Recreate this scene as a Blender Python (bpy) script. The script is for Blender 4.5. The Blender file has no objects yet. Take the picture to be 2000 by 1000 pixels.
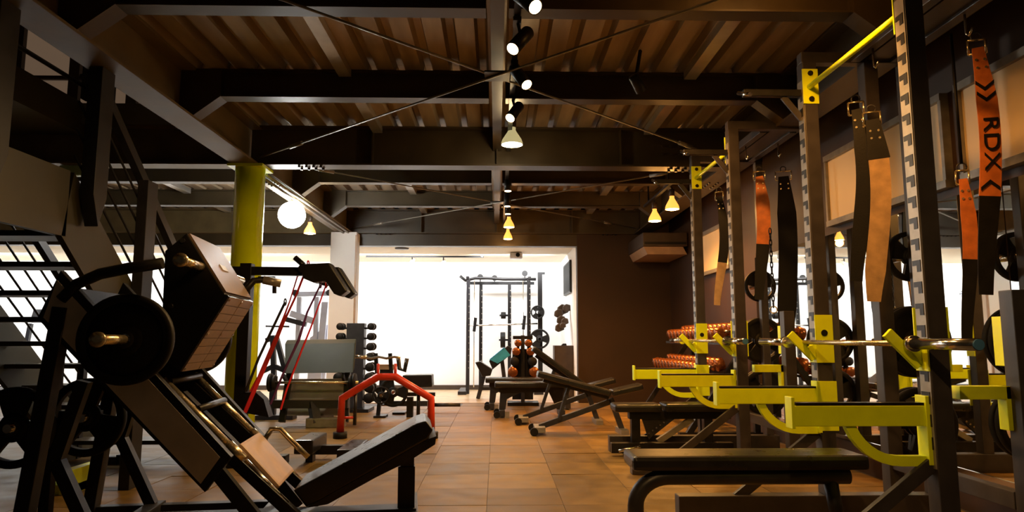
import bpy, bmesh, math, random
from mathutils import Vector, Matrix
random.seed(7)
scene = bpy.context.scene
COL = scene.collection
PI = math.pi
# ------------------------------------------------------------------ camera
CAM_H, FPX = 1.08, 1333.0
PITCH, YAW = math.atan(160/FPX), math.atan(30/FPX)
cam_d = bpy.data.cameras.new('camera'); cam = bpy.data.objects.new('camera', cam_d); COL.objects.link(cam)
cam.location = (0, 0, CAM_H); cam.rotation_euler = (PI/2 + PITCH, 0, -YAW)
cam_d.sensor_width = 36.0; cam_d.lens = 36.0*FPX/2000.0; cam_d.clip_start = .05; cam_d.clip_end = 200
scene.camera = cam
# ------------------------------------------------------------------ world, exposure
w = bpy.data.worlds.new('world'); scene.world = w; w.use_nodes = True
w.node_tree.nodes['Background'].inputs[0].default_value = (1.0, .74, .48, 1)
w.node_tree.nodes['Background'].inputs[1].default_value = .01
vs = scene.view_settings
vs.view_transform = 'Standard'; vs.look = 'None'; vs.gamma = 1; vs.use_curve_mapping = False
vs.exposure = 0.36
WARM = (1.0, .44, .10); WARMW = (1.0, .56, .20); COOL = (.95, .97, 1.0)
def light(name, kind, loc, energy, color, size=.1, aim=None, angle=None, blend=.6):
    d = bpy.data.lights.new(name, kind); d.energy = energy; d.color = color
    o = bpy.data.objects.new(name, d); COL.objects.link(o); o.location = loc
    if kind == 'AREA': d.shape = 'RECTANGLE'; d.size, d.size_y = size if isinstance(size, tuple) else (size, size)
    else: d.shadow_soft_size = size
    if kind == 'SPOT': d.spot_size = angle or 1.6; d.spot_blend = blend
    if aim is not None: o.rotation_euler = (Vector(aim)-Vector(loc)).to_track_quat('-Z', 'Y').to_euler()
    return o
# the white room behind is flooded by its own ceiling lights
for ix in (-12.0, -9.6, -7.2, -4.6, -2.0, .3):
    light('back_room_ceiling_light', 'AREA', (ix, 13.2, 2.66), 80, COOL, (1.6, .4), aim=(ix, 14.5, .6))
# ------------------------------------------------------------------ pixel rays
_R = cam.rotation_euler.to_matrix()
def ray(px, py): return _R @ Vector((px-1000, 500-py, -FPX))
O = Vector((0, 0, CAM_H))
def atY(px, py, d): r = ray(px, py); return O + r*(d/r.y)
def atX(px, py, x): r = ray(px, py); return O + r*(x/r.x)
def atZ(px, py, z): r = ray(px, py); return O + r*((z-CAM_H)/r.z)
# ------------------------------------------------------------------ materials
def mat(name, col, rough=.5, metal=0., var=.15, scale=8., bump=0., bscale=60., emis=None, estr=0., rvar=.1, rand=0., spec=.5, coord='Object', stretch=None):
    m = bpy.data.materials.new(name); m.use_nodes = True; nt = m.node_tree; N, L = nt.nodes, nt.links
    b = N['Principled BSDF']; b.inputs['Metallic'].default_value = metal; b.inputs['Specular IOR Level'].default_value = spec
    tc = N.new('ShaderNodeTexCoord'); src = tc.outputs[coord]
    if stretch:
        mp = N.new('ShaderNodeMapping'); mp.inputs['Scale'].default_value = stretch; L.new(src, mp.inputs[0]); src = mp.outputs[0]
    n = N.new('ShaderNodeTexNoise'); n.inputs['Scale'].default_value = scale; n.inputs['Detail'].default_value = 5; L.new(src, n.inputs['Vector'])
    cr = N.new('ShaderNodeValToRGB'); e = cr.color_ramp.elements
    e[0].position, e[1].position = .3, .72
    e[0].color = tuple(c*(1-var) for c in col)+(1,); e[1].color = tuple(min(1, c*(1+var)) for c in col)+(1,)
    L.new(n.outputs['Fac'], cr.inputs[0]); out = cr.outputs[0]
    if rand:
        oi = N.new('ShaderNodeObjectInfo'); mr = N.new('ShaderNodeMapRange'); mr.inputs['To Min'].default_value = 1-rand; mr.inputs['To Max'].default_value = 1+rand
        L.new(oi.outputs['Random'], mr.inputs['Value'])
        hv = N.new('ShaderNodeHueSaturation'); L.new(mr.outputs[0], hv.inputs['Value']); L.new(out, hv.inputs['Color']); out = hv.outputs[0]
    L.new(out, b.inputs['Base Color'])
    rr = N.new('ShaderNodeMapRange'); rr.inputs['To Min'].default_value = max(.02, rough-rvar); rr.inputs['To Max'].default_value = min(1, rough+rvar)
    L.new(n.outputs['Fac'], rr.inputs['Value']); L.new(rr.outputs[0], b.inputs['Roughness'])
    if bump:
        n2 = N.new('ShaderNodeTexNoise'); n2.inputs['Scale'].default_value = bscale; n2.inputs['Detail'].default_value = 3; L.new(src, n2.inputs['Vector'])
        bp = N.new('ShaderNodeBump'); bp.inputs['Strength'].default_value = bump; bp.inputs['Distance'].default_value = .004
        L.new(n2.outputs['Fac'], bp.inputs['Height']); L.new(bp.outputs[0], b.inputs['Normal'])
    if emis: b.inputs['Emission Color'].default_value = emis+(1,); b.inputs['Emission Strength'].default_value = estr
    return m
M = dict(
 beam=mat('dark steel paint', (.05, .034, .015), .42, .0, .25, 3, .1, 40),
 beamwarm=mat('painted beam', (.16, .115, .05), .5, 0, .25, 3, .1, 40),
 deck=mat('galvanised deck', (.36, .28, .19), .42, .3, .3, 2.5, .08, 30, stretch=(3, .4, 3)),
 joist=mat('galvanised joist', (.55, .53, .5), .35, .7, .15, 6),
 black=mat('black powder coat', (.011, .010, .010), .4, 0, .2, 20, .05, 120, spec=.3),
 charcoal=mat('charcoal powder coat', (.026, .025, .028), .4, 0, .2, 12, .05, 120, spec=.35),
 rack=mat('rack upright paint', (.042, .036, .036), .4, 0, .2, 12, .05, 120),
 strip=mat('worn steel strip', (.27, .25, .215), .4, .4, .2, 15),
 yellow=mat('yellow powder coat', (.78, .93, .006), .36, 0, .08, 10, .04, 120),
 ycol=mat('yellow gloss column paint', (.80, .92, .004), .16, 0, .08, 3, .02, 20, rvar=.05),
 red=mat('red powder coat', (.62, .035, .012), .35, 0, .12, 12),
 chrome=mat('chrome steel', (.75, .72, .68), .16, 1., .1, 20, rvar=.06),
 brass=mat('brushed bar steel', (.72, .62, .42), .25, .9, .1, 30),
 rubber=mat('black rubber', (.009, .008, .007), .55, 0, .25, 20, .1, 200, spec=.25),
 vinyl=mat('black vinyl', (.013, .012, .012), .3, 0, .15, 10, .15, 220),
 vinyltan=mat('tan vinyl', (.42, .27, .16), .42, 0, .15, 8, .15, 200),
 vinylgrey=mat('grey vinyl', (.034, .036, .021), .55, 0, .12, 8, .15, 200, spec=.2),
 panelgrey=mat('grey side panel', (.55, .53, .52), .5, 0, .12, 6),
 foot=mat('brown rubber tread', (.2, .125, .075), .5, 0, .2, 20, .2, 150),
 slab=mat('sub floor', (.05, .04, .032), .6, 0, .2, 4),
 mat_=mat('rubber floor mat', (.185, .108, .03), .42, 0, .3, 5, .35, 170, rand=.36, rvar=.14, spec=.22),
 wood=mat('oak floor', (.52, .36, .2), .3, 0, .2, 3, .05, 30, stretch=(1, 12, 1)),
 white=mat('white wall paint', (.86, .86, .84), .7, 0, .02, 3),
 cream=mat('cream wall paint', (.78, .70, .54), .7, 0, .04, 2),
 brown=mat('dark brown wall', (.034, .0135, .003), .55, 0, .25, 1.5, .05, 20),
 grey=mat('grey plaster', (.19, .18, .14), .7, 0, .15, 2),
 dgrey=mat('dark plaster', (.05, .045, .03), .7, 0, .15, 2),
 greenbeam=mat('grey green stair steel', (.062, .056, .028), .45, 0, .2, 3, .05, 40),
 copper=mat('copper coated head', (.36, .115, .035), .25, .7, .2, 12),
 leather=mat('orange leather', (.55, .15, .025), .5, 0, .25, 14, .2, 120),
 tanl=mat('tan suede', (.40, .25, .12), .75, 0, .25, 14, .25, 150),
 dleather=mat('black leather', (.007, .006, .005), .55, 0, .25, 14, .2, 120, spec=.2),
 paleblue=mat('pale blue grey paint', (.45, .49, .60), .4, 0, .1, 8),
 blue=mat('blue cloth', (.03, .32, .55), .8, 0, .15, 14, .2, 120),
 capblue=mat('blue plastic cap', (.06, .19, .40), .35, 0, .1, 14),
 bandred=mat('red latex', (.62, .015, .02), .45, 0, .1, 14),
 bandpurple=mat('purple latex', (.09, .015, .09), .45, 0, .1, 14),
 screen=mat('dark screen', (.006, .006, .006), .5, 0, .1, 4, spec=.1),
 dbox=mat('dark brown box', (.05, .032, .02), .5, 0, .2, 8),
 panel=mat('cream panel', (.82, .64, .38), .45, 0, .1, 1.2),
 bulb=mat('warm bulb lens', (1, .8, .5), .3, emis=(1, .62, .26), estr=22),
 bulbw=mat('white bulb lens', (1, 1, .9), .3, emis=(1, .96, .72), estr=40),
 flood=mat('floodlight lens', (1, 1, 1), .3, emis=(1, 1, .95), estr=90),
 amber=mat('amber bulb glass', (.9, .5, .2), .25, 0, .1, 8, emis=(1, .4, .06), estr=1.3),
 bulbglass=mat('frosted bulb glass', (.7, .66, .45), .3, 0, .1, 8, emis=(1, .85, .4), estr=.35),
 emergency=mat('pale green plastic', (.45, .6, .3), .4, 0, .1, 8),
 upwin=mat('lit upstairs pane', (.8, .62, .45), .4, 0, .1, 2, emis=(1, .68, .45), estr=.07),
)
# the mats are gently buckled: a broad wave under the fine grain
_nt = M['mat_'].node_tree; _bp = [n for n in _nt.nodes if n.type == 'BUMP'][0]
_tc = _nt.nodes.new('ShaderNodeTexCoord'); _mp = _nt.nodes.new('ShaderNodeMapping'); _oi = _nt.nodes.new('ShaderNodeObjectInfo')
_wn = _nt.nodes.new('ShaderNodeTexNoise'); _wn.inputs['Scale'].default_value = 3.2; _wn.inputs['Detail'].default_value = 1
_nt.links.new(_tc.outputs['Object'], _mp.inputs[0]); _nt.links.new(_oi.outputs['Location'], _mp.inputs['Location']); _nt.links.new(_mp.outputs[0], _wn.inputs['Vector'])
_b2 = _nt.nodes.new('ShaderNodeBump'); _b2.inputs['Strength'].default_value = .8; _b2.inputs['Distance'].default_value = .03
_nt.links.new(_wn.outputs['Fac'], _b2.inputs['Height']); _nt.links.new(_b2.outputs[0], _bp.inputs['Normal'])
mir = bpy.data.materials.new('mirror glass'); mir.use_nodes = True
_b = mir.node_tree.nodes['Principled BSDF']; _b.inputs['Metallic'].default_value = 1; _b.inputs['Roughness'].default_value = .015; _b.inputs['Base Color'].default_value = (.86, .87, .84, 1)
M['mirror'] = mir
# ------------------------------------------------------------------ mesh builder
XF = {}
class MB:
    def __init__(s): s.v = []; s.f = []; s.sm = []
    def add(s, vs, fs, smooth=False):
        o = len(s.v); s.v += [Vector(v) for v in vs]; s.f += [tuple(i+o for i in f) for f in fs]; s.sm += [smooth]*len(fs); return s
    def hexa(s, p): return s.add(p, [(3,2,1,0),(4,5,6,7),(0,1,5,4),(1,2,6,5),(2,3,7,6),(3,0,4,7)])
    def box(s, x0, x1, y0, y1, z0, z1): return s.hexa([(x0,y0,z0),(x1,y0,z0),(x1,y1,z0),(x0,y1,z0),(x0,y0,z1),(x1,y0,z1),(x1,y1,z1),(x0,y1,z1)])
    def bar(s, a, b, w, h, up=(0,0,1)):
        a, b = Vector(a), Vector(b); t = (b-a).normalized(); u = Vector(up)
        if abs(t.dot(u.normalized())) > .98: u = Vector((0,1,0))
        r = t.cross(u).normalized()*w/2; q = r.cross(t).normalized()*h/2
        return s.hexa([a-r-q, a+r-q, b+r-q, b-r-q, a-r+q, a+r+q, b+r+q, b-r+q])
    def tube(s, pts, r, n=10, caps=True):
        P = [Vector(p) for p in pts]; R = r if isinstance(r, (list, tuple)) else [r]*len(P); vs = []; fs = []
        prev = None
        for i, p in enumerate(P):
            t = (P[min(i+1, len(P)-1)]-P[max(i-1, 0)]).normalized()
            if prev is None: u = t.orthogonal().normalized()
            else: u = (prev - t*prev.dot(t)).normalized()
            prev = u; q = t.cross(u)
            vs += [p + (u*math.cos(2*PI*k/n)+q*math.sin(2*PI*k/n))*R[i] for k in range(n)]
        for i in range(len(P)-1):
            for k in range(n): fs.append((i*n+k, i*n+(k+1)%n, (i+1)*n+(k+1)%n, (i+1)*n+k))
        s.add(vs, fs, True)
        if caps: 
            o = len(s.v)-len(vs)
            s.f.append(tuple(o+k for k in reversed(range(n)))); s.f.append(tuple(o+(len(P)-1)*n+k for k in range(n))); s.sm += [False, False]
        return s
    def cyl(s, a, b, r, r2=None, n=16): return s.tube([a, b], [r, r if r2 is None else r2], n)
    def prism(s, poly, ext):
        n = len(poly); e = Vector(ext); P = [Vector(p) for p in poly]
        return s.add(P+[p+e for p in P], [tuple(range(n-1,-1,-1)), tuple(range(n, 2*n))]+[(i,(i+1)%n,(i+1)%n+n,i+n) for i in range(n)])
    def lathe(s, prof, org, axis, n=24):
        # prof: (radius, distance along axis)
        org = Vector(org); t = Vector(axis).normalized(); u = t.orthogonal().normalized(); q = t.cross(u); vs = []; fs = []
        for (r, h) in prof: vs += [org+t*h+(u*math.cos(2*PI*k/n)+q*math.sin(2*PI*k/n))*r for k in range(n)]
        for i in range(len(prof)-1):
            for k in range(n): fs.append((i*n+k, i*n+(k+1)%n, (i+1)*n+(k+1)%n, (i+1)*n+k))
        return s.add(vs, fs, True)
    def ribbon(s, pts, side, w, th):
        # a strap: list of points, side vector (width direction), thickness
        P = [Vector(p) for p in pts]; n = len(P); vs = []; fs = []
        W = w if isinstance(w, (list, tuple)) else [w]*n
        for i, p in enumerate(P):
            t = (P[min(i+1, n-1)]-P[max(i-1, 0)]).normalized(); sd = (Vector(side)-t*Vector(side).dot(t)).normalized(); nn = t.cross(sd)
            for a, b in ((-1,-1),(1,-1),(1,1),(-1,1)): vs.append(p+sd*a*W[i]/2+nn*b*th/2)
        for i in range(n-1):
            for k in range(4): fs.append((i*4+k, i*4+(k+1)%4, i*4+4+(k+1)%4, i*4+4+k))
        fs += [(3,2,1,0), tuple(4*(n-1)+k for k in range(4))]
        return s.add(vs, fs)
    def build(s, name, m, parent=None, world=True, bevel=0., org=None):
        vs = s.v
        if parent is not None:
            if world: inv = XF[parent].inverted(); vs = [inv @ v for v in vs]
            loc = None
        else:
            if org is None:
                xs = [v.x for v in vs]; ys = [v.y for v in vs]; zs = [v.z for v in vs]
                org = ((min(xs)+max(xs))/2, (min(ys)+max(ys))/2, min(zs))
            loc = Vector(org); vs = [v-loc for v in vs]
        me = bpy.data.meshes.new(name); me.from_pydata(vs, [], s.f); me.polygons.foreach_set('use_smooth', s.sm)
        bm = bmesh.new(); bm.from_mesh(me); bmesh.ops.recalc_face_normals(bm, faces=bm.faces)
        if bevel:
            es = [e for e in bm.edges if len(e.link_faces) == 2 and e.calc_face_angle(0) > .6]
            bmesh.ops.bevel(bm, geom=es, offset=bevel, segments=2, profile=.6, affect='EDGES', clamp_overlap=True)
        bm.to_mesh(me); bm.free(); me.update()
        me.materials.append(M[m]); o = bpy.data.objects.new(name, me); COL.objects.link(o)
        if name.endswith('_group'): o['kind'] = 'stuff'
        if parent is not None: o.parent = parent; XF[o] = XF[parent]
        else: o.location = loc; XF[o] = Matrix.Translation(loc)
        return o
def B(): return MB()
def tag(o, label=None, cat=None, group=None, kind=None):
    if label: o['label'] = label
    if cat: o['category'] = cat
    if group: o['group'] = group
    if kind: o['kind'] = kind
    return o
def thing(name, label, cat, loc=(0,0,0), rz=0, group=None, kind=None):
    o = bpy.data.objects.new(name, None); COL.objects.link(o); o.location = loc; o.rotation_euler = (0,0,rz); o.empty_display_size = .1
    XF[o] = Matrix.Translation(Vector(loc)) @ Matrix.Rotation(rz, 4, 'Z')
    return tag(o, label, cat, group, kind)
def move(o, loc, rz=0): o.location = loc; o.rotation_euler = (0,0,rz); XF[o] = Matrix.Translation(Vector(loc)) @ Matrix.Rotation(rz, 4, 'Z')
def copy_tree(o, parent=None):
    c = o.copy(); COL.objects.link(c); c.parent = parent; XF[c] = XF[o]
    for ch in list(o.children): copy_tree(ch, c)
    return c
def dup(o, label, loc, rz=0):
    c = copy_tree(o); move(c, loc, rz); c['label'] = label; return c
def share(o, parent, off):
    c = o.copy(); COL.objects.link(c); c.parent = parent; c.location = Vector(o.location)+Vector(off); XF[c] = XF[parent]; return c
def arc(c, r, a0, a1, ax, ay, n=8):
    c, ax, ay = Vector(c), Vector(ax), Vector(ay)
    return [c+ax*r*math.cos(a0+(a1-a0)*i/n)+ay*r*math.sin(a0+(a1-a0)*i/n) for i in range(n+1)]
def struct(o): o['kind'] = 'structure'; return o
# ================================================================== STRUCTURE
ZD, ZS, ZM = 3.28, 3.04, 2.86            # deck underside, joist underside, main beam underside
MAINS = [2.4, 7.05, 11.7]; SECS = [3.95, 5.5, 8.6, 10.15]
XL, XR, XW = -2.6, 2.5, 3.0
floor = struct(thing('floor', 'brown rubber tiled gym floor', None, (0, 0, 0)))
tag(floor, 'brown interlocking rubber tile floor with worn shiny patches')
B().box(-13, XW, -2, 11.72, -.12, -.014).build('sub_floor', 'slab', floor)
# rubber tiles, half a metre square
TS = .5
tb = B().box(-.2488, .2488, -.2488, .2488, -.014, 0)
tile = None; n = 0
for j in range(17):
    for i in range(12):
        cx = -3.06+.25+i*TS; cy = 3.35+j*TS
        if cy > 11.3 and cx < -.5: continue
        if tile is None:
            tile = tb.build('rubber_tile', 'mat_', floor, world=False, bevel=.002); tile.location = (cx, cy, 0)
        else:
            c = tile.copy(); COL.objects.link(c); c.parent = floor; c.location = (cx, cy, random.uniform(-.0015, .0015)); c.rotation_euler = (random.uniform(-.006, .006), random.uniform(-.004, .004), random.choice((0, 1, 2, 3))*PI/2)
        n += 1
fw = B().box(-13, 1.45, 11.72, 14.8, -.12, -.004).build('floor_back', 'wood'); struct(fw); tag(fw, 'pale oak floor of the bright room behind')
fl = B().box(-13, -3.07, 2.0, 11.72, -.014, -.002).build('floor_left', 'mat_'); struct(fl); tag(fl, 'brown floor strip under and left of the stairs')
# ---- walls
wr = struct(thing('wall_right', None, None, (XW, 5, 0))); tag(wr, 'dark brown right wall behind the racks')
B().box(XW, XW+.2, -1.5, 11.9, -.1, 3.5).build('wall_surface', 'brown', wr)
wf = B().box(1.39, XW, 11.7, 11.9, -.1, 3.5).build('wall_far', 'brown'); struct(wf); tag(wf, 'dark brown end wall beside the bright room')
wb = B().box(-13, 1.6, 14.7, 14.9, -.1, 2.9).build('wall_back', 'white'); struct(wb); tag(wb, 'white back wall of the bright room')
ws = B().box(1.39, 1.55, 11.9, 14.7, -.1, 2.9).build('wall_side', 'white'); struct(ws); tag(ws, 'white side wall of the bright room with the screen')
wl = B().box(-13.2, -13, -2, 14.9, -.1, 6.0).build('wall_left', 'grey'); struct(wl); tag(wl, 'grey left wall far beyond the stairs')
cb = B().box(-13, 1.55, 11.9, 14.9, 2.71, 2.9).build('ceiling_back', 'cream'); struct(cb); tag(cb, 'cream ceiling of the bright room')
bb = B().box(-13, 1.39, 14.66, 14.7, 0, .09).build('baseboard_back', 'dbox'); struct(bb); tag(bb, 'dark baseboard along the white back wall')
fb = B().box(-13, 1.39, 11.72, 11.9, 2.66, 3.3).build('trim_1', 'beam'); struct(fb); tag(fb, 'dark header above the opening to the bright room')
# ---- ceiling: deck, beams, joists, rods
ceil = struct(thing('ceiling', None, None, (0, 6, ZD))); tag(ceil, 'corrugated steel deck ceiling on dark steel beams')
def deck(x0, x1, y0, y1):
    b = B(); x = x0; prof = []
    while x < x1-.01:
        prof += [(x, ZD), (x+.135, ZD), (x+.155, ZD+.065), (x+.21, ZD+.065)]; x += .23
    prof.append((x, ZD)); vs = [(p[0], y, p[1]) for y in (y0, y1) for p in prof]; k = len(prof)
    b.add(vs, [(i, i+1, k+i+1, k+i) for i in range(k-1)]); return b
ys = [.85, 2.4, 3.95, 5.5, 7.05, 8.6, 10.15, 11.7]
for a, c in zip(ys, ys[1:]):
    deck(XL, XW+.02, a+.002, c-.002).build('deck_sheet', 'deck', ceil)
    if a > 7: deck(-13, XL-.02, a+.002, c-.002).build('deck_sheet', 'deck', ceil)
B().box(XL, XW+.2, -.5, 15, ZD+.07, ZD+.22).build('slab', 'dgrey', ceil)
B().box(-13, XL, 7.0, 15, ZD+.07, ZD+.22).build('slab', 'dgrey', ceil)
B().box(-13, -4.3, -.5, 7.0, ZD-.1, ZD+.22).build('slab', 'dgrey', ceil)
B().box(-4.3, XL-.02, 6.94, 6.99, ZD, ZD+.22).build('edge_fascia', 'grey', ceil)
def ibeam(a, b, dep, fw_, tf=.018, tw=.014):
    m = B(); a, b = Vector(a), Vector(b); h = Vector((0, 0, 1))
    m.bar(a+h*tf/2, b+h*tf/2, fw_, tf); m.bar(a+h*(dep-tf/2), b+h*(dep-tf/2), fw_, tf); m.bar(a+h*dep/2, b+h*dep/2, tw, dep-2*tf); return m
def bolts(par, c, du, dv, nu, nv, nrm, m='beam', r=.013):
    b = B(); c, du, dv, nrm = Vector(c), Vector(du), Vector(dv), Vector(nrm)
    for i in range(nu):
        for j in range(nv):
            p = c+du*(i-(nu-1)/2)+dv*(j-(nv-1)/2); b.cyl(p, p+nrm*.018, r, n=6)
    return b.build('bolt_group', m, par)
MD, SD = ZD-ZM, ZD-ZS
for x, nm in ((XL, 'long_beam'), (XR, 'long_beam')):
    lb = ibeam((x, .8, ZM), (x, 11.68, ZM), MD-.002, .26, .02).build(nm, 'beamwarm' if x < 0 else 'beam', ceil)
    for y in MAINS[1:2]: bolts(lb, (x+(.1 if x < 0 else -.1)*0, y+.75, ZM), (.1, 0, 0), (0, .09, 0), 2, 4, (0, 0, -1), 'strip')
for y in MAINS:
    m = ibeam((XL+.02, y, ZM+.001), (XR-.02, y, ZM+.001), MD-.004, .2).build('cross_beam', 'beam', ceil)
    if y > 5:
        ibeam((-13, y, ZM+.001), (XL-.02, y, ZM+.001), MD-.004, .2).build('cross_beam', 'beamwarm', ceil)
        for xx in (-1.95, 1.95): bolts(m, (xx, y, ZM), (.075, 0, 0), (0, .1, 0), 4, 2, (0, 0, -1), 'black', .016)
        bolts(m, (1.85, y-.1+.085, ZM+.2), (.09, 0, 0), (0, 0, .09), 3, 2, (0, -1, 0), 'beam')
    # stiffener gussets under the middle
    for xx in (-1.3, 0, 1.3):
        B().prism([(xx-.006, y-.1, ZM+.02), (xx-.006, y-.1, ZM+.4), (xx-.006, y-.012, ZM+.4), (xx-.006, y-.012, ZM+.02)], (.012, 0, 0)).build('stiffener', 'beam', ceil)
for y in SECS:
    for x0, x1 in ((XL+.02, -.07), (.07, XR-.02)): ibeam((x0, y, ZS), (x1, y, ZS), SD-.004, .13, .012, .01).build('joist', 'beam', ceil)
    if y > 7: ibeam((-13, y, ZS), (XL-.02, y, ZS), SD-.004, .13, .012, .01).build('joist', 'beam', ceil)
    for x, s in ((XL, 1), (XR, -1)):   # haunch gussets at the long beams
        B().prism([(x+s*.012, y-.07, ZM+.02), (x+s*.13, y-.07, ZM+.02), (x+s*.34, y-.07, ZS), (x+s*.34, y-.07, ZD-.01), (x+s*.012, y-.07, ZD-.01)], (0, .14, 0)).build('gusset', 'beam', ceil)
# narrow beam along the middle that carries the lamp track, two light joists along the deck
for a, c in zip([.9]+MAINS, MAINS): ibeam((0, a+.02, ZS+.0), (0, c-.02, ZS+.0), SD-.004, .085, .012, .01).build('centre_beam', 'beam', ceil)
for x in (-1.25, 1.6):
    for a, c in zip(ys, ys[1:]): B().box(x-.05, x+.05, a+.08, c-.08, ZD-.07, ZD-.002).build('deck_rib', 'joist', ceil)
for x in (-4.6,):
    for a, c in zip(ys, ys[1:]):
        if a > 7: B().box(x-.05, x+.05, a+.08, c-.08, ZD-.07, ZD-.002).build('deck_rib', 'joist', ceil)
# crossed tie rods under both bays
ZR = 2.95
for y0, y1 in ((2.45, 7.0), (7.1, 11.6)):
    for s in (1, -1):
        a = Vector((XL+.1, y0 if s > 0 else y1, ZR+.012*s)); c = Vector((XR-.1, y1 if s > 0 else y0, ZR+.012*s))
        rod = B().cyl(a, c, .0085, n=8).build('tie_rod', 'strip', ceil)
        t = (c-a).normalized()
        for q in (a+t*.75, c-t*.75): B().cyl(q-t*.11, q+t*.11, .02, n=8).build('turnbuckle', 'strip', rod)
for y in (4.72, 9.35): B().box(-.09, .09, y-.09, y+.09, ZR-.006, ZR+.006).build('rod_plate', 'black', ceil)
# lamp track
for y0, y1 in ((2.6, 6.9), (7.3, 11.5)): B().box(.10, .14, y0, y1, ZS-.04, ZS).build('lamp_track', 'black', ceil)
B().box(2.08, 2.12, 7.9, 9.5, 2.92, 2.95).build('lamp_track', 'black', ceil)
for y in (8.15, 9.25): B().box(2.09, 2.11, y-.01, y+.01, 2.95, ZD).build('track_stem', 'black', ceil)
# conduits on the left beam
for k, (dx, z) in enumerate(((.10, ZM-.02), (.02, ZM-.025))): B().cyl((XL+dx, 7.3, z), (XL+dx, 11.4, z), .016, n=8).build('conduit', 'strip', ceil)
# ---- columns
col = thing('steel_column', 'round yellow gloss steel column at the end of the left beam', 'column', (XL+.02, 7.05, 0))
B().cyl((XL+.02, 7.05, 0), (XL+.02, 7.05, ZM-.03), .15, n=40).build('shaft', 'ycol', col)
B().box(XL-.16, XL+.2, 6.88, 7.22, ZM-.03, ZM-.002).build('cap_plate', 'ycol', col)
B().box(XL-.2, XL+.24, 6.83, 7.27, 0, .02).build('base_plate', 'ycol', col)
wc = thing('white_column', 'square white boxed column at the opening of the bright room', 'column', (-2.575, 11.6, 0))
B().box(-2.79, -2.36, 11.42, 11.71, 0, ZM-.01).build('casing', 'white', wc, bevel=.006)
B().box(-2.375, -2.345, 11.405, 11.43, 0, ZM-.06).build('corner_trim', 'vinyltan', wc)
# ---- high windows on the right wall
def window(k, y0, y1, z0, z1, npane, label):
    o = struct(thing('window_%d' % k, None, None, (XW-.03, (y0+y1)/2, z0))); tag(o, label)
    fr = B(); t = .05
    fr.box(XW-.06, XW, y0, y1, z0, z0+t); fr.box(XW-.06, XW, y0, y1, z1-t, z1)
    for i in range(npane+1):
        y = y0+(y1-y0)*i/npane; fr.box(XW-.055, XW, max(y0, y-.03), min(y1, y+.03), z0+t, z1-t)
    fr.build('window_frame', 'strip', o)
    for i in range(npane):
        a = y0+(y1-y0)*i/npane+.03; c = y0+(y1-y0)*(i+1)/npane-.03
        B().box(XW-.03, XW-.004, a, c, z0+t, z1-t).build('pane', 'panel', o)
window(1, 1.2, 4.18, 2.06, 2.70, 2, 'pair of cream high panels above the mirror beside the orange belt')
window(2, 4.32, 5.95, 2.06, 2.70, 1, 'cream high panel above the mirror seen behind the tan hanging belt')
window(3, 8.55, 9.95, 1.96, 2.58, 1, 'small warm lit high panel at the far end of the right wall')
# ---- mirrors
for i in range(5):
    y = 1.3+i*1.3
    o = thing('wall_mirror', '%s mirror sheet from the camera along the right wall' % ('nearest', 'second', 'third', 'fourth', 'farthest')[i], 'mirror', (XW-.006, y+.645, .25), 0, 'mirrors on the right wall')
    B().box(XW-.012, XW-.001, y, y+1.29, .25, 2.0).build('glass', 'mirror', o)
    B().box(XW-.02, XW-.001, y, y+1.29, .22, .25).build('bottom_channel', 'chrome', o)
# ---- upper storey seen through the stair opening
up = struct(thing('wall_upper', None, None, (-5.5, 9, 3.5))); tag(up, 'upstairs wall with lit panes seen through the stair opening')
B().box(-9, XL, 9.0, 9.15, 3.5, 4.12).build('wall_surface', 'grey', up); B().box(-9, XL, 9.0, 9.15, 5.3, 6).build('wall_surface', 'grey', up)
x = -8.9; k = 0
while x < XL-.3:
    B().box(x, x+.14, 8.98, 9.15, 4.12, 5.3).build('mullion', 'brown', up)
    B().box(x+.14, x+.78, 9.05, 9.07, 4.12, 5.3).build('pane', 'upwin', up); B().box(x+.14, x+.78, 9.0, 9.05, 4.55, 4.6).build('glazing_bar', 'brown', up); x += .78
cu = B().box(-9.2, XL+.3, -1, 9.2, 6.0, 6.1).build('ceiling_upper', 'brown'); struct(cu); tag(cu, 'dark ceiling above the stair opening')
wu = B().box(XL-.1, XL+.1, -.5, 9.1, 3.52, 6.0).build('wall_upper_right', 'cream'); struct(wu); tag(wu, 'upstairs partition over the left beam')
ra = thing('upper_railing', 'dark upstairs railing beside the stair opening', 'railing', (-4.2, 5, 3.5))
for y in (3.2, 4.4, 5.6, 6.8): B().box(-4.24, -4.16, y, y+.09, 3.5, 4.5).build('post', 'charcoal', ra)
for z in (3.62, 3.85, 4.1, 4.45): B().cyl((-4.2, 2.5, z), (-4.2, 6.95, z), .022, n=8).build('rail', 'charcoal', ra)
rb = thing('upper_railing', 'upstairs railing crossing behind the stair opening', 'railing', (-3.4, 7.0, 3.5))
for x in (-4.1, -3.6, -3.1): B().box(x, x+.07, 6.98, 7.05, 3.5, 4.4).build('post', 'charcoal', rb)
for z in (3.75, 4.38): B().cyl((-4.2, 7.02, z), (-2.75, 7.02, z), .022, n=8).build('rail', 'charcoal', rb)
light('upstairs_lamp', 'POINT', (-5.5, 6.5, 5.4), 4, WARMW, .2)
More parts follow.
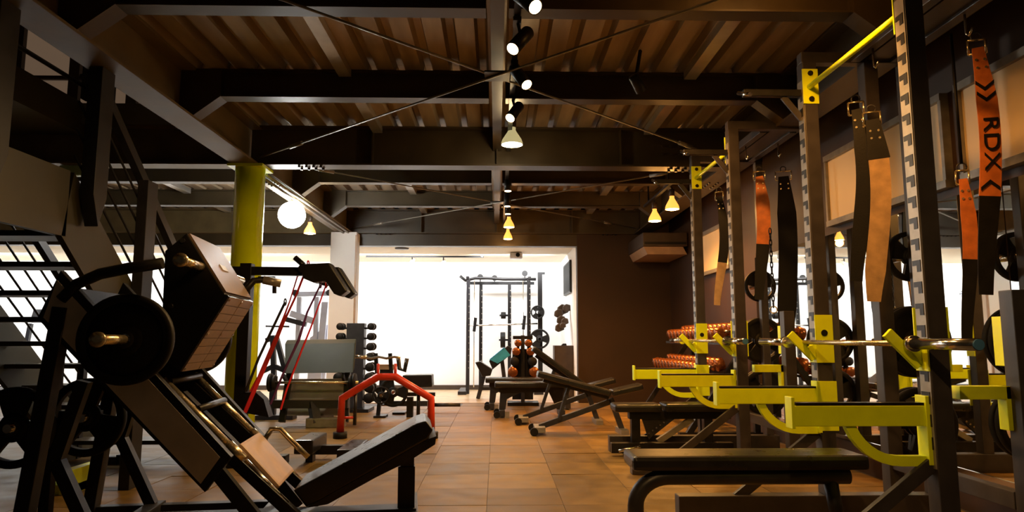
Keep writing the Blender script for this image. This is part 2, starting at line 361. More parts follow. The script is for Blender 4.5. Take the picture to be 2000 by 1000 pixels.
# ================================================================== STAIRCASE
st = thing('staircase', 'dark steel open riser staircase climbing towards the left of the room', 'staircase', (-3.25, 5.2, 0))
SY, SZ, SL = 4.35, 1.93, .82      # landing nosing and slope
X0, X1 = -3.8, -2.72
def sz(y): return SZ-(y-SY)*SL
ye = SY+SZ/SL
for x in (X0, X1):
    B().prism([(x-.02, SY-.1, SZ-.22), (x-.02, SY-.02, SZ+.2), (x-.02, ye+.05, .12), (x-.02, ye+.05, 0), (x-.02, ye-.42, 0)], (.04, 0, 0)).build('stringer', 'greenbeam', st)
    B().box(x-.02, x+.02, .6, SY-.06, SZ-.22, SZ+.2).build('landing_fascia', 'greenbeam', st)
B().box(X0+.02, X1-.02, .6, SY-.02, SZ-.05, SZ+.0).build('landing', 'beam', st)
for k in range(1, 11):
    z = SZ-.175*k; y = SY+(.175*k)/SL
    B().box(X0+.022, X1-.022, y-.24, y+.02, z-.035, z).build('tread', 'beam', st)
# hangers and railing on the camera side
for px, ztop, zb in ((-42, ZM, 1.85), (172, ZM, 1.80)):
    p = atX(px, 300, X1+.02); y = p.y
    B().prism([(X1+.03, y-.075, ztop-.002), (X1+.03, y+.075, ztop-.002), (X1+.03, y+.075, zb+.2), (X1+.03, y+.0, zb), (X1+.03, y-.075, zb+.2)], (.09, 0, 0)).build('hanger_post', 'charcoal', st, bevel=.004)
y2 = atX(268, 450, X1).y
B().box(X1+.022, X1+.10, y2-.075, y2+.075, 0, sz(y2)+1.0).build('rail_post', 'charcoal', st, bevel=.004)
def slopebar(y0, y1, off, r, nm, x=X1, sq=0):
    a = Vector((x, y0, sz(y0)+off)); c = Vector((x, y1, sz(y1)+off))
    return (B().bar(a, c, sq, sq*1.3) if sq else B().cyl(a, c, r, n=8)).build(nm, 'charcoal', st)
for x in (X1+.0, X0):
    slopebar(SY-.0, ye-.25, 1.05, .03, 'handrail', x, .055)
    for q in (.32, .5, .68, .86): slopebar(SY, ye-.25, q, .009, 'rail_bar', x)
    B().box(x-.03, x+.03, ye-.3, ye-.24, 0, sz(ye-.27)+1.05).build('newel_post', 'charcoal', st)

# ---- emergency lamp under the left cross beam
p = atY(142, 364, 7.05)
em = thing('emergency_light', 'pale green box lamp under the beam left of the column', 'lamp', (p.x, 7.05, p.z))
B().box(p.x-.13, p.x+.13, 7.0, 7.1, ZM-.11, ZM-.002).build('housing', 'emergency', em, bevel=.02); B().box(p.x-.11, p.x+.11, 6.995, 7.0, ZM-.095, ZM-.03).build('face', 'emergency', em)
# ================================================================== RACKS (right)
RX = 2.0
UW = .088
def make_rack(loc, label, near_arm=True):
    r = thing('power_rack', label, 'rack', loc, 0, 'racks along the right wall')
    L = dict(parent=r, world=False)
    ZT = 2.84; slot0 = None
    for yy in (-.59, .5):
        inn = -1 if yy > 0 else 1             # towards the middle of the rack
        u = B().box(-UW/2, UW/2, yy-UW/2, yy+UW/2, .15, ZT).build('upright', 'rack', bevel=.005, **L)
        stp = B().box(-UW/2-.004, -UW/2, yy-UW/2+.006, yy+UW/2-.006, .5, ZT-.12).build('slot_strip', 'strip', u, world=False)
        for k in range(21):
            z = .62+k*.10
            if slot0 is None:
                slot0 = B().box(-.0015, .0015, -.016, .044, -.006, .018).box(-.0015, .0015, -.016, .012, -.036, -.006).build('slot', 'black', stp, world=False)
                slot0.location = (-UW/2-.005, yy-.012, z)
            else:
                c = slot0.copy(); COL.objects.link(c); c.parent = stp; c.location = (-UW/2-.005, yy-.012, z); XF[c] = XF[r]
        # top arm towards the aisle with its brace and grip
        if yy > 0 or near_arm:
            arm = B().box(-.42, -UW/2, yy-.02, yy+.02, 2.62, 2.665).build('grip_arm', 'black', bevel=.004, **L)
            B().bar((-.16, yy, 2.62), (-UW/2, yy, 2.47), .04, .012, (0, 1, 0)).build('arm_brace', 'rack', arm, world=False)
            B().cyl((-.41, yy-.10, 2.60), (-.41, yy+.10, 2.68), .014).build('grip', 'chrome', arm, world=False)
        # rear and storage uprights
        ru = B().box(.40-UW/2, .40+UW/2, yy-UW/2, yy+UW/2, .15, ZT if yy > 0 else 1.30).build('upright' if yy > 0 else 'short_post', 'rack', bevel=.005, **L)
        if yy > 0: B().box(.64-.035, .64+.035, yy-.035, yy+.035, .15, ZT).build('storage_upright', 'rack', bevel=.005, **L)
        B().box(-UW/2, .68, yy-.035, yy+.035, ZT, ZT+.07).build('top_rail', 'rack', bevel=.004, **L)
        foot = B().box(-.92, .72, yy-.05, yy+.05, .0, .15).build('base_rail', 'rack', bevel=.006, **L)
        B().bar((-.56, yy, .13), (-UW/2, yy, .52), .06, .03, (0, 1, 0)).build('base_brace', 'rack', bevel=.003, **L)
        # bar holder: inner plate, slanting hook
        f = yy+inn*(UW/2+.004); zb = 1.08
        j = B().box(-.055, .055, f-.004, f+.004, zb-.15, zb+.14).box(-.055, -.047, min(f, f-inn*.09), max(f, f-inn*.09), zb-.15, zb-.02).box(.047, .055, min(f, f-inn*.09), max(f, f-inn*.09), zb-.15, zb+.14).build('bar_holder', 'yellow', bevel=.002, **L)
        hy = yy+inn*.02
        B().bar((-.055, hy, zb-.125), (-.20, hy, zb+.025), .05, .022, (0, 1, 0)).build('hook', 'yellow', j, world=False, bevel=.003)
        B().prism([(-.055, hy-.02, zb-.12), (-.055, hy-.02, zb-.035), (-.10, hy-.02, zb-.06)], (0, .04, 0)).build('hook_web', 'yellow', j, world=False)
        B().cyl((0, f+inn*.003, zb+.03), (0, f+inn*.0075, zb+.03), .02).build('hole', 'black', j, world=False)
        # spotter arm
        zt = .785; ay = yy+inn*.02
        s = B().box(-.66, -.045, ay-.03, ay+.03, zt-.10, zt-.008).build('spotter_arm', 'yellow', bevel=.004, **L)
        B().box(-.65, -.06, ay-.028, ay+.028, zt-.008, zt+.004).build('top_liner', 'black', s, world=False)
        B().box(-.675, -.66, ay-.036, ay+.036, zt-.11, zt+.03).build('end_plate', 'yellow', s, world=False, bevel=.002)
        B().box(-.06, .06, f-.004, f+.006, zt-.26, zt+.035).box(-.066, -.045, ay-.04, ay+.04, zt-.27, zt+.035).build('mount_plate', 'yellow', s, world=False, bevel=.003)
        cu = arc((-.18, ay, zt-.02), .235, -PI*.93, -PI/2, (1.0, 0, 0), (0, 0, 1), 8)+[Vector((-.05, ay, zt-.255))]
        B().ribbon(cu, (0, 1, 0), .035, .045).build('arm_brace', 'yellow', s, world=False)
    # pull-up bar
    pb = B().cyl((-.01, -.543, 2.67), (-.01, .455, 2.67), .017, n=14).build('pull_up_bar', 'yellow', **L)
    for s_ in (-1, 1):
        y = -.543 if s_ < 0 else .455; k = B().box(-.05, .05, y-.005, y+.005, 2.56, 2.79).build('bar_plate', 'yellow', pb, world=False, bevel=.002)
    bo = B()
    for s_ in (-1, 1):
        for z in (2.59, 2.76): bo.cyl((0.0, (-.539 if s_ < 0 else .451), z), (0.0, (-.529 if s_ < 0 else .441), z), .017, n=8)
    bo.build('bolt_group', 'black', pb, world=False)
    B().box(.37, .43, -.52, .46, .3, .38).build('rear_rail', 'rack', bevel=.004, **L)
    B().box(.53, .59, -.52, .46, ZT, ZT+.07).build('rear_rail', 'rack', bevel=.004, **L)
    B().box(.27, .33, -.52, .46, ZT, ZT+.07).build('rear_rail', 'rack', bevel=.004, **L)
    # storage pegs behind the far side
    for z in (.55, 1.06, 1.6): B().cyl((.64, .535, z), (.64, .80, z), .024).build('plate_peg', 'chrome', **L)
    # hooks for belts
    for x, yq in ((.30, .25), (.56, -.2), (.30, -.1)): B().tube([(x, yq, ZT), (x, yq, ZT-.11), (x, yq-.02, ZT-.13), (x, yq-.05, ZT-.10)], .007, 8).build('belt_hook', 'chrome', **L)
    # rear facing holder and arm
    y = -.543
    B().box(.36, .38, y-.06, y+.06, .95, 1.18).build('rear_holder', 'yellow', bevel=.003, **L)
    B().box(.12, .36, y-.03, y+.03, .80, .86).box(.335, .36, y-.03, y+.03, .66, .86).build('rear_arm', 'yellow', bevel=.003, **L)
    return r
rack1 = make_rack((RX, 3.7, 0), 'power rack nearest the camera with four yellow fittings and orange belt', False)
rack2 = make_rack((RX, 6.2, 0), 'power rack farther back with the adjustable bench inside')
# ------------------------------------------------------------------ barbells
def make_barbell(loc, label):
    b = thing('barbell', label, 'barbell', loc, 0, 'barbells in the racks'); L = dict(parent=b, world=False)
    B().cyl((0, -.66, 0), (0, .66, 0), .014, n=14).build('shaft', 'brass', **L)
    for s in (-1, 1):
        B().cyl((0, s*.66, 0), (0, s*.69, 0), .037, n=20).build('collar', 'chrome', **L)
        B().cyl((0, s*.69, 0), (0, s*1.1, 0), .025, n=20).build('sleeve', 'chrome', **L)
        B().cyl((0, s*1.1, 0), (0, s*1.104, 0), .022, n=20).build('end_cap', 'capblue', **L)
    return b
BX = RX-.115
bar1 = make_barbell((BX, 3.75, 1.054), 'steel barbell with blue end cap racked in the nearest rack')
bar2 = dup(bar1, 'steel barbell racked in the farther rack', (BX, 6.27, 1.054))
# ------------------------------------------------------------------ weight plates
def plate_mesh(r, th, holes=True, name='weight_plate'):
    # axis along Y, centred at y = 0
    b = B(); n = 48; ri = r*.80; rh = max(r*.36, .05); bo_ = max(r*.12, .0275)
    b.lathe([(ri, -th*.42), (r*.86, -th*.5), (r*.97, -th*.5), (r, -th*.3), (r, th*.3), (r*.97, th*.5), (r*.86, th*.5), (ri, th*.42), (ri, -th*.42)], (0,0,0), (0,1,0), n)
    b.lathe([(bo_, -th*.5), (rh*.7, -th*.5), (rh, -th*.3), (rh, th*.3), (rh*.7, th*.5), (bo_, th*.5), (bo_, -th*.5)], (0,0,0), (0,1,0), n)
    if holes:
        for k in range(3):
            a0 = 2*PI*k/3; pts = []
            ao, ai = .52, .75
            P = []
            for a, rad in [(a0-ao, ri*1.02), (a0-ao/3, ri*1.02), (a0+ao/3, ri*1.02), (a0+ao, ri*1.02), (a0+ai, rh*.95), (a0, rh*.95), (a0-ai, rh*.95)]:
                P.append((math.cos(a)*rad, -th*.3, math.sin(a)*rad))
            b.prism(P, (0, th*.6, 0))
    else:
        b.lathe([(rh*.9, -th*.3), (ri*1.02, -th*.3), (ri*1.02, th*.3), (rh*.9, th*.3)], (0,0,0), (0,1,0), n)
    return b
PL = {}
def weight_plate(loc, label, r=.225, th=.045, holes=True, rz=0, spin=0., group='loose rubber weight plates'):
    key = (r, th, holes)
    if key not in PL:
        o = thing('weight_plate', label, 'weight plate', loc, 0, group)
        d = plate_mesh(r, th, holes).build('disc', 'rubber', o, world=False)
        bo_ = max(r*.12, .0275); h2 = max(r*.2, .036)
        B().lathe([(bo_, -th*.53), (h2, -th*.53), (h2, th*.53), (bo_, th*.53), (bo_, -th*.53)], (0,0,0), (0,1,0), 24).build('hub_ring', 'charcoal', o, world=False)
        PL[key] = o
    else:
        o = copy_tree(PL[key]); o['label'] = label
    o['group'] = group
    o.location = loc; o.rotation_euler = (0, spin, rz)
    return o
for (rk, yb, nm) in ((RX, 3.7, 'nearest rack'), (RX, 6.2, 'farther rack')):
    for z, lv, cnt in ((.55, 'bottom', 2), (1.06, 'middle', 2), (1.6, 'top', 1)):
        for k in range(cnt):
            weight_plate((rk+.64, yb+.575+k*.055, z-.003), '%s plate on the %s peg of the %s' % ('front' if k == 0 else 'rear', lv, nm), r=.225 if z < 1.5 else .16, spin=random.random()*2)
# ------------------------------------------------------------------ hanging belts
def belt(label, top, length, w, m, m2=None, sway=.05, side=(.85, .5, 0), text=False, frac=.62, cuff=False, hang=None):
    top = Vector(top); sd = Vector(side).normalized(); nn = sd.cross(Vector((0,0,1)))
    b = thing('lifting_belt', label, 'belt', top, 0, 'belts hung on the racks')
    def pt(s): return top+Vector((0,0,-s*length))+sd*(math.sin(s*4.4)*sway-.02*s)+nn*(math.sin(s*3.2+1)*sway*.5)
    n = 18
    pts = [pt(i/n) for i in range(n+1)]
    k = int(n*frac)
    W = [w*(.55+.45*min(1, i/4)) for i in range(n+1)]
    for i in range(k, n+1): W[i] = w*(1-.35*(i-k)/(n-k))
    B().ribbon(pts[:k+1], sd, W[:k+1], .009).build('strap', m, b)
    B().ribbon(pts[k:], sd, W[k:], .012).build('tail', m2 or m, b)
    t = top
    fr = B()
    for s in (-1, 1): fr.cyl(t+sd*s*w*.42+Vector((0,0,.05)), t+sd*s*w*.42+Vector((0,0,-.03)), .006, n=8)
    for z in (.05, -.03): fr.cyl(t-sd*w*.42+Vector((0,0,z)), t+sd*w*.42+Vector((0,0,z)), .006, n=8)
    fr.build('buckle', 'brass', b)
    ri = B()
    for s in (-1, 1):
        for z in (.07, .115): p = pt(z/length)+sd*s*w*.2; ri.cyl(p-nn*.009, p+nn*.009, .007, n=8)
    ri.build('rivet_group', 'brass', b)
    lp = B().tube(arc(t+Vector((0,0,.07)), .024, 0, 2*PI, sd, (0,0,1), 12), .005, 6).build('ring', 'charcoal', b)
    if hang: B().cyl(t+Vector((0,0,.09)), (t.x, t.y, hang), .009, n=8).build('hang_cord', 'dleather', b)
    if cuff: B().ribbon([p_+nn*.0 for p_ in pts[:5]], sd, [x_+.012 for x_ in W[:5]], .016).build('cuff', 'dleather', b)
    if text:
        cu = bpy.data.curves.new('lettering', 'FONT'); cu.body = text; cu.size = w*1.02; cu.extrude = .0012; cu.align_x = 'CENTER'; cu.align_y = 'CENTER'
        to = bpy.data.objects.new('lettering_tmp', cu); COL.objects.link(to)
        dg = bpy.context.evaluated_depsgraph_get(); me = bpy.data.meshes.new_from_object(to.evaluated_get(dg)); bpy.data.objects.remove(to)
        s0 = .40; p0 = pt(s0); tdir = (pt(s0+.09)-pt(s0-.09)).normalized()
        sdp = (sd-tdir*sd.dot(tdir)).normalized(); nrm = sdp.cross(tdir)
        nr = -nrm if nrm.dot(O-p0) < 0 else nrm
        xax = tdir; zax = nr; yax = zax.cross(xax)
        mt = Matrix((xax, yax, zax)).transposed().to_4x4(); mt.translation = p0+nr*.0085
        me.transform(Matrix.Diagonal((1.45, 1, 1, 1))); me.transform(XF[b].inverted() @ mt); me.materials.append(M['dleather'])
        lo = bpy.data.objects.new('lettering', me); COL.objects.link(lo); lo.parent = b; XF[lo] = XF[b]
        # dark chevron marks above and below the letters
        for s1, flip in ((.20, 1), (.155, 1), (.575, -1)):
            p1 = pt(s1)+nr*.006; q = tdir*flip
            B().prism([p1-sdp*w*.44-q*.02, p1+q*.018, p1+sdp*w*.44-q*.02, p1+sdp*w*.44-q*.0, p1+q*.04, p1-sdp*w*.44-q*.0], nr*.0022).build('chevron', 'dleather', b)
    return b
p = atY(1908, 95, 3.5); belt('orange lifting belt with black letters hanging at the right edge', p, 1.34, .098, 'leather', 'dleather', .03, (.93, -.36, 0), text='RDX', frac=.62)
p = atY(1880, 350, 3.75); belt('narrow brown belt hanging behind the lettered orange belt', p, .92, .075, 'leather', 'dleather', .02, (.9, -.4, 0), frac=.55, hang=2.845)
p = atY(1672, 215, 4.0); belt('black lifting belt hanging beside the tan suede belt', p, 1.05, .10, 'dleather', 'dleather', .035, (.9, -.4, 0))
p = atY(1703, 235, 3.9); belt('wide tan suede belt hanging in the nearest rack', p, 1.08, .108, 'tanl', 'tanl', .03, (.9, -.4, 0), frac=.85, cuff=True)
p = atY(1405, 385, 6.3); belt('slim black belt hanging in the farther rack', p, 1.02, .085, 'dleather', 'tanl', .04, (.9, -.4, 0))
p = atY(1483, 345, 6.2); belt('orange brown belt hanging in the farther rack', p, 1.15, .12, 'leather', 'dleather', .03, (.9, -.4, 0), frac=.6)
p = atY(1530, 345, 6.0); belt('broad black belt hanging behind the orange brown one', p, 1.5, .16, 'dleather', 'dleather', .02, (.95, -.3, 0), frac=.8)
# chain with ring hanging between them
ch = thing('dip_chain', 'thin chain with a brass ring hanging in the farther rack', 'chain', atY(1511, 605, 6.0), 0)
c0 = atY(1511, 605, 6.0)
for k in range(14):
    z = .05+k*.05; ax = (1, 0, 0) if k % 2 else (0, 1, 0)
    B().tube([c0+Vector(ax)*.011*math.cos(a)+Vector((0,0,z+.034*math.sin(a))) for a in [2*PI*i/8 for i in range(9)]], .005, 6).build('chain_link', 'black', ch)
B().tube(arc(c0, .03, 0, 2*PI, (.9, -.4, 0), (0, 0, 1), 14), .006, 6).build('ring', 'brass', ch)
# ================================================================== BENCHES
def rounded(mb_poly): return mb_poly
# flat bench in the nearest rack
fbn = thing('flat_bench', 'flat black bench with curved tube leg inside the nearest rack', 'bench', (1.35, 3.72, 0), 0)
B().box(.70, 1.93, 3.58, 3.86, .40, .475).build('pad', 'vinyl', fbn, bevel=.022)
y = 3.66
B().tube([(1.85, y, .36), (.90, y, .36)]+[Vector((.90, y, .215))+Vector((-math.sin(a)*.175, 0, math.cos(a)*.145)) for a in [PI/2*i/8 for i in range(1, 9)]]+[(.722, y, .03)], .042, 16).build('leg', 'charcoal', fbn)
B().cyl((1.75, y, .36), (1.80, y, .03), .036).build('leg', 'black', fbn)
for x in (.725, 1.80): B().cyl((x, 3.58, .03), (x, 3.86, .03), .03).build('foot_bar', 'charcoal', fbn)
B().box(.9, 1.8, 3.69, 3.75, .34, .40).build('spine', 'charcoal', fbn)
# adjustable flat bench in the farther rack
def adj_bench(label, loc, group='adjustable benches in the aisle', kind='flat', back=0., seat=0.):
    # local x: 0 at the aisle end; lies along +x
    o = thing('adjustable_bench' if kind != 'flat' else 'flat_bench', label, 'bench', loc, 0, group); L = dict(parent=o, world=False)
    hx, hz = 0.86, .42                      # hinge
    bl = .86; ca, sa = math.cos(back), math.sin(back)
    a = Vector((hx, 0, hz)); e = Vector((hx-bl*ca, 0, hz+bl*sa))
    nrm = Vector((sa, 0, ca))
    bk = B(); P = [a+nrm*.0+Vector((0,-.14,0)), e+Vector((0,-.14,0)), e+nrm*.07+Vector((0,-.14,0)), a+nrm*.07+Vector((0,-.14,0))]
    bk.prism(P, (0, .28, 0)); bk.build('backrest', 'vinyl', bevel=.02, **L)
    B().bar(a-nrm*.02, a+(e-a)*.9-nrm*.02, .05, .04, nrm).build('back_frame', 'charcoal', **L)
    cs, ss = math.cos(seat), math.sin(seat); sl = .36
    a2 = Vector((hx+.03, 0, hz)); e2 = Vector((hx+.03+sl*cs, 0, hz+sl*ss)); n2 = Vector((-ss, 0, cs))
    B().prism([a2+Vector((0,-.13,0)), e2+Vector((0,-.13,0)), e2+n2*.07+Vector((0,-.13,0)), a2+n2*.07+Vector((0,-.13,0))], (0, .26, 0)).build('seat', 'vinyl', bevel=.02, **L)
    f0 = Vector((.06, 0, .075))
    B().bar(f0, (hx+.02, 0, hz-.06), .06, .06).build('main_beam', 'charcoal', bevel=.004, **L)
    B().bar((hx+.02, 0, hz-.03), (hx+.14, 0, .05), .06, .06).build('rear_leg', 'charcoal', bevel=.004, **L)
    B().box(hx+.10, hx+.19, -.2, .2, 0, .06).build('rear_foot', 'strip', bevel=.004, **L)
    B().box(.0, .12, -.17, .17, .03, .09).build('front_foot', 'strip', bevel=.004, **L)
    q = a+(e-a)*.55-nrm*.03
    for y in (-.035, .035): B().bar((.28, y, .15), q+Vector((0, y, 0)), .016, .035).build('back_strut', 'charcoal', **L)
    for y in (-.2, .2): B().cyl((-.01, y-.02, .045), (-.01, y+.02, .045), .045, n=20).build('wheel', 'rubber', **L)
    return o
def flat_bench(label, loc, length=1.15, group='flat benches in the aisle'):
    o = thing('flat_bench', label, 'bench', loc, 0, group); L = dict(parent=o, world=False)
    B().box(0, length, -.15, .15, .40, .475).build('pad', 'vinyl', bevel=.02, **L)
    B().box(.06, length-.06, -.035, .035, .33, .40).build('spine', 'charcoal', **L)
    B().prism([(.08, -.03, .40), (.5, -.03, .40), (.34, -.03, .32), (.17, -.03, .24), (.15, -.03, .1), (.06, -.03, .1)], (0, .06, 0)).build('leg', 'charcoal', bevel=.004, **L)
    B().prism([(length-.08, -.03, .40), (length-.3, -.03, .40), (length-.16, -.03, .1), (length-.06, -.03, .1)], (0, .06, 0)).build('leg', 'charcoal', bevel=.004, **L)
    for x in (.06, length-.14): B().box(x, x+.08, -.2, .2, .02, .1).build('foot', 'charcoal', bevel=.004, **L)
    for y in (-.2, .2): B().cyl((.03, y-.02, .045), (.03, y+.02, .045), .045, n=20).build('wheel', 'rubber', **L)
    B().box(.14, .2, -.215, -.2, .0, .09).build('foot_cap', 'strip', **L)
    return o
def onfloor(px, py): return atZ(px, py, 0)
p = onfloor(1045, 852); adj_bench('low inclined black bench nearest the camera in the aisle', (p.x, p.y+.2, 0), back=.26, seat=.22)
p = onfloor(1014, 831); adj_bench('steeply inclined black bench behind the low inclined one', (p.x, p.y+.2, 0), back=.62, seat=.25)
p = onfloor(966, 817); flat_bench('flat black bench with wheels nearer of the two in the aisle', (p.x, p.y+.2, 0), 1.02)
p = atZ(948, 738, .47); flat_bench('flat black bench farther of the two near the bright room', (p.x, p.y, 0), 1.35)
# bench inside the farther rack
ab = thing('adjustable_bench', 'adjustable black bench with split pad inside the farther rack', 'bench', (1.7, 6.5, 0), 0)
p = atY(1196, 790, 6.5); x0 = p.x
B().box(x0, x0+.44, 6.36, 6.64, .40, .47).build('seat', 'vinyl', ab, bevel=.022)
B().box(x0+.47, x0+1.2, 6.36, 6.64, .40, .475).build('backrest', 'vinyl', ab, bevel=.022)
B().box(x0+.15, x0+1.1, 6.45, 6.55, .33, .40).build('top_frame', 'black', ab)
B().box(x0+.17, x0+.25, 6.46, 6.54, .06, .40).build('post', 'black', ab)
B().prism([(x0+.27, 6.47, .33), (x0+.52, 6.47, .33), (x0+.33, 6.47, .14)], (0, .03, 0)).build('adjust_plate', 'charcoal', ab)
for k in range(5): 
    q = Vector((x0+.33+.035*k, 6.465, .2+.025*k)); B().cyl(q, q+Vector((0, -.01, 0)), .009, n=8).build('adjust_pin', 'chrome', ab)
B().bar((x0+.42, 6.5, .12), (x0+.75, 6.5, .33), .05, .05).build('strut', 'strip', ab)
B().box(x0+.85, x0+.93, 6.46, 6.54, .06, .36).build('post', 'black', ab)
B().box(x0-.03, x0+1.1, 6.4, 6.48, .03, .12).build('base_beam', 'black', ab, bevel=.004)
B().cyl((x0+.02, 6.33, .06), (x0+.22, 6.33, .10), .014).build('pop_pin', 'chrome', ab)
for x in (x0+.1, x0+1.05): B().box(x, x+.08, 6.18, 6.63, .0, .05).build('foot', 'black', ab)
# ================================================================== DUMBBELL RACK along the right wall
dr = thing('dumbbell_rack', 'black two tier dumbbell rack against the right wall behind the racks', 'dumbbell rack', (2.45, 8.9, 0), 0)
DY0, DY1 = 7.6, 10.0
tiers = [(2.20, 2.62, .62), (2.42, 2.84, 1.02)]
for y in (DY0+.025, DY1-.01):
    B().bar((2.1, y, .02), (2.85, y, 1.1), .06, .06).build('side_frame', 'black', dr); B().box(2.0, 2.92, y-.04, y+.04, 0, .05).build('foot', 'black', dr)
    B().box(2.84, 2.9, y-.03, y+.03, .04, 1.1).build('rear_post', 'black', dr)
for (xa, xb, z) in tiers:
    for x, dz in ((xa+.08, 0), (xb-.08, .07)): B().bar((x, DY0, z+dz), (x, DY1, z+dz), .05, .03).build('shelf_rail', 'black', dr)
def dumbbell(name, hr, hl, gl, m='copper'):
    o = thing(name, 'x', 'dumbbell'); L = dict(parent=o, world=False)
    B().cyl((-gl/2, 0, 0), (gl/2, 0, 0), .015, n=10).build('handle', 'chrome', **L)
    for s in (-1, 1):
        B().lathe([(0, s*gl/2), (hr*.9, s*gl/2), (hr, s*(gl/2+.008)), (hr, s*(gl/2+hl-.01)), (hr*.88, s*(gl/2+hl)), (0, s*(gl/2+hl))], (0,0,0), (1,0,0), 20).build('head', m, **L)
    return o
d0 = dumbbell('dumbbell', .075, .09, .13); first = True
for ti, (xa, xb, z) in enumerate(tiers):
    for k in range(13):
        y = DY0+.14+k*.178
        o = d0 if first else copy_tree(d0); first = False
        o.location = ((xa+xb)/2, y, z+.035+.0875+.012); o.rotation_euler = (0, -math.atan2(.07, .26), 0)
        o['label'] = 'copper headed dumbbell %s from the camera on the %s tier of the wall rack' % ('first second third fourth fifth sixth seventh eighth ninth tenth eleventh twelfth thirteenth'.split()[k], 'lower' if ti == 0 else 'upper'); o['group'] = 'dumbbells on the wall rack'
# ================================================================== LEG PRESS (left foreground)
LC = Vector((-1.85, 4.05, 0)); LA = math.radians(7)
lp = thing('leg_press', 'large plate loaded leg press with grey side panels and black backrest', 'leg press', LC, LA)
_u = Vector((math.cos(LA), math.sin(LA), 0)); _n = Vector((-math.sin(LA), math.cos(LA), 0))
def lpp(px, py, v):
    r = ray(px, py); q = LC+_n*v; t = (q-O).dot(_n)/r.dot(_n); P = O+r*t
    return Vector(((P-LC).dot(_u), v, P.z))
def lps(pts, v): return [lpp(x, y, v) for x, y in pts]
L = dict(parent=lp, world=False)
SB = [(118, 528), (452, 893), (400, 962), (72, 622)]
for v, s in ((-.42, 1), (.36, 1)):
    poly = [Vector((p.x, v, p.z)) for p in lps(SB, -.42)]
    sb = B().prism(poly, (0, .055, 0)).build('side_beam', 'black', bevel=.004, **L)
    pan = [Vector((p.x, v-.003 if v < 0 else v+.055, p.z)) for p in lps([(112, 547), (430, 893), (392, 945), (85, 620)], -.42)]
    B().prism(pan, (0, .004, 0)).build('side_panel', 'panelgrey', sb, world=False)
    a, b = lpp(420, 920, -.42), lpp(535, 1052, -.42); a.y = b.y = v+.028
    B().bar(a, (b.x, b.y, .02), .05, .07).build('lower_strut', 'black', **L)
    # rear legs
    a = lpp(118, 600, -.42); b = lpp(35, 1000, -.42); a.y = b.y = v+.03
    B().bar(a, (b.x, b.y, .04), .07, .09, (0, 1, 0)).build('rear_leg', 'black', bevel=.004, **L)
    a = lpp(160, 745, -.42); b = lpp(105, 900, -.42); c = lpp(185, 965, -.42)
    for q in (a, b, c): q.y = v+.03
    B().bar(a, b, .06, .06, (0, 1, 0)).bar(b, (c.x, c.y, .06), .06, .06, (0, 1, 0)).build('rear_brace', 'black', **L)
    # guide rails and rods
    off = -.27 if v < 0 else .27
    a, b = lpp(300, 752, -.27), lpp(600, 1030, -.27); a.y = b.y = off
    rl = B().bar(a, (b.x, off, max(.05, b.z)), .06, .06, (0, 1, 0)).build('guide_rail', 'black', bevel=.004, **L)
    a2, b2 = lpp(318, 742, -.27), lpp(470, 893, -.27); a2.y = b2.y = off
    B().cyl(a2, b2, .022).build('guide_rod', 'brass', rl, world=False)
    a3, b3 = lpp(445, 868, -.27), lpp(475, 898, -.27); a3.y = b3.y = off
    B().cyl(a3, b3, .03).build('stop_sleeve', 'brass', rl, world=False)
    a4, b4 = lpp(478, 900, -.27), lpp(560, 985, -.27); a4.y = b4.y = off
    B().cyl(a4, b4, .018).build('stop_rod', 'chrome', rl, world=False)
a, b = lpp(350, 775, 0), lpp(480, 905, 0); B().bar(a, b, .09, .07, (0, 1, 0)).build('centre_beam', 'black', **L)
for px, py in ((385, 800), (330, 745)):
    a = lpp(px, py, -.27); B().cyl(a, (a.x, .27, a.z), .02).build('cross_tube', 'black', **L)
# top cross frame with bent bar
a = lpp(118, 575, -.42); B().bar((a.x, -.36, a.z), (a.x, .36, a.z), .08, .08).build('top_cross_beam', 'black', **L)
B().tube(lps([(120, 585), (150, 555), (195, 535), (250, 524), (318, 514)], -.42), .03, 10).build('carry_arm', 'black', **L)
# sled
SV = -.30; SWD = .60
pts = [(365, 455), (440, 575), (345, 722), (312, 700), (322, 490)]
sl = B().prism(lps(pts, SV), (0, SWD, 0)).build('sled', 'black', bevel=.006, **L)
A_, B_, C_ = lpp(365, 455, SV), lpp(440, 575, SV), lpp(345, 722, SV)
e = (A_-B_).normalized(); nrm = Vector((e.z, 0, -e.x)); nrm = nrm if nrm.x > 0 else -nrm
q0, q1 = B_+e*.01, A_-e*.01
B().prism([q0, q1, q1+nrm*.012, q0+nrm*.012], (0, SWD, 0)).build('shield_plate', 'foot', sl, world=False)
mid = (q0+q1)/2+nrm*.012
B().prism([mid-e*.02+Vector((0, .26, 0)), mid+e*.02+Vector((0, .26, 0)), mid+e*.02+nrm*.003+Vector((0, .26, 0)), mid-e*.02+nrm*.003+Vector((0, .26, 0))], (0, .12, 0)).build('name_plate', 'panelgrey', sl, world=False)
g = (C_-B_).normalized(); gn = Vector((-g.z, 0, g.x)); gn = gn if gn.x > 0 else -gn
FL = (C_-B_).length
B0 = B_+gn*.0
fp = B().prism([B0, C_, C_+gn*.02, B0+gn*.02], (0, SWD, 0)).build('foot_plate', 'black', sl, world=False)
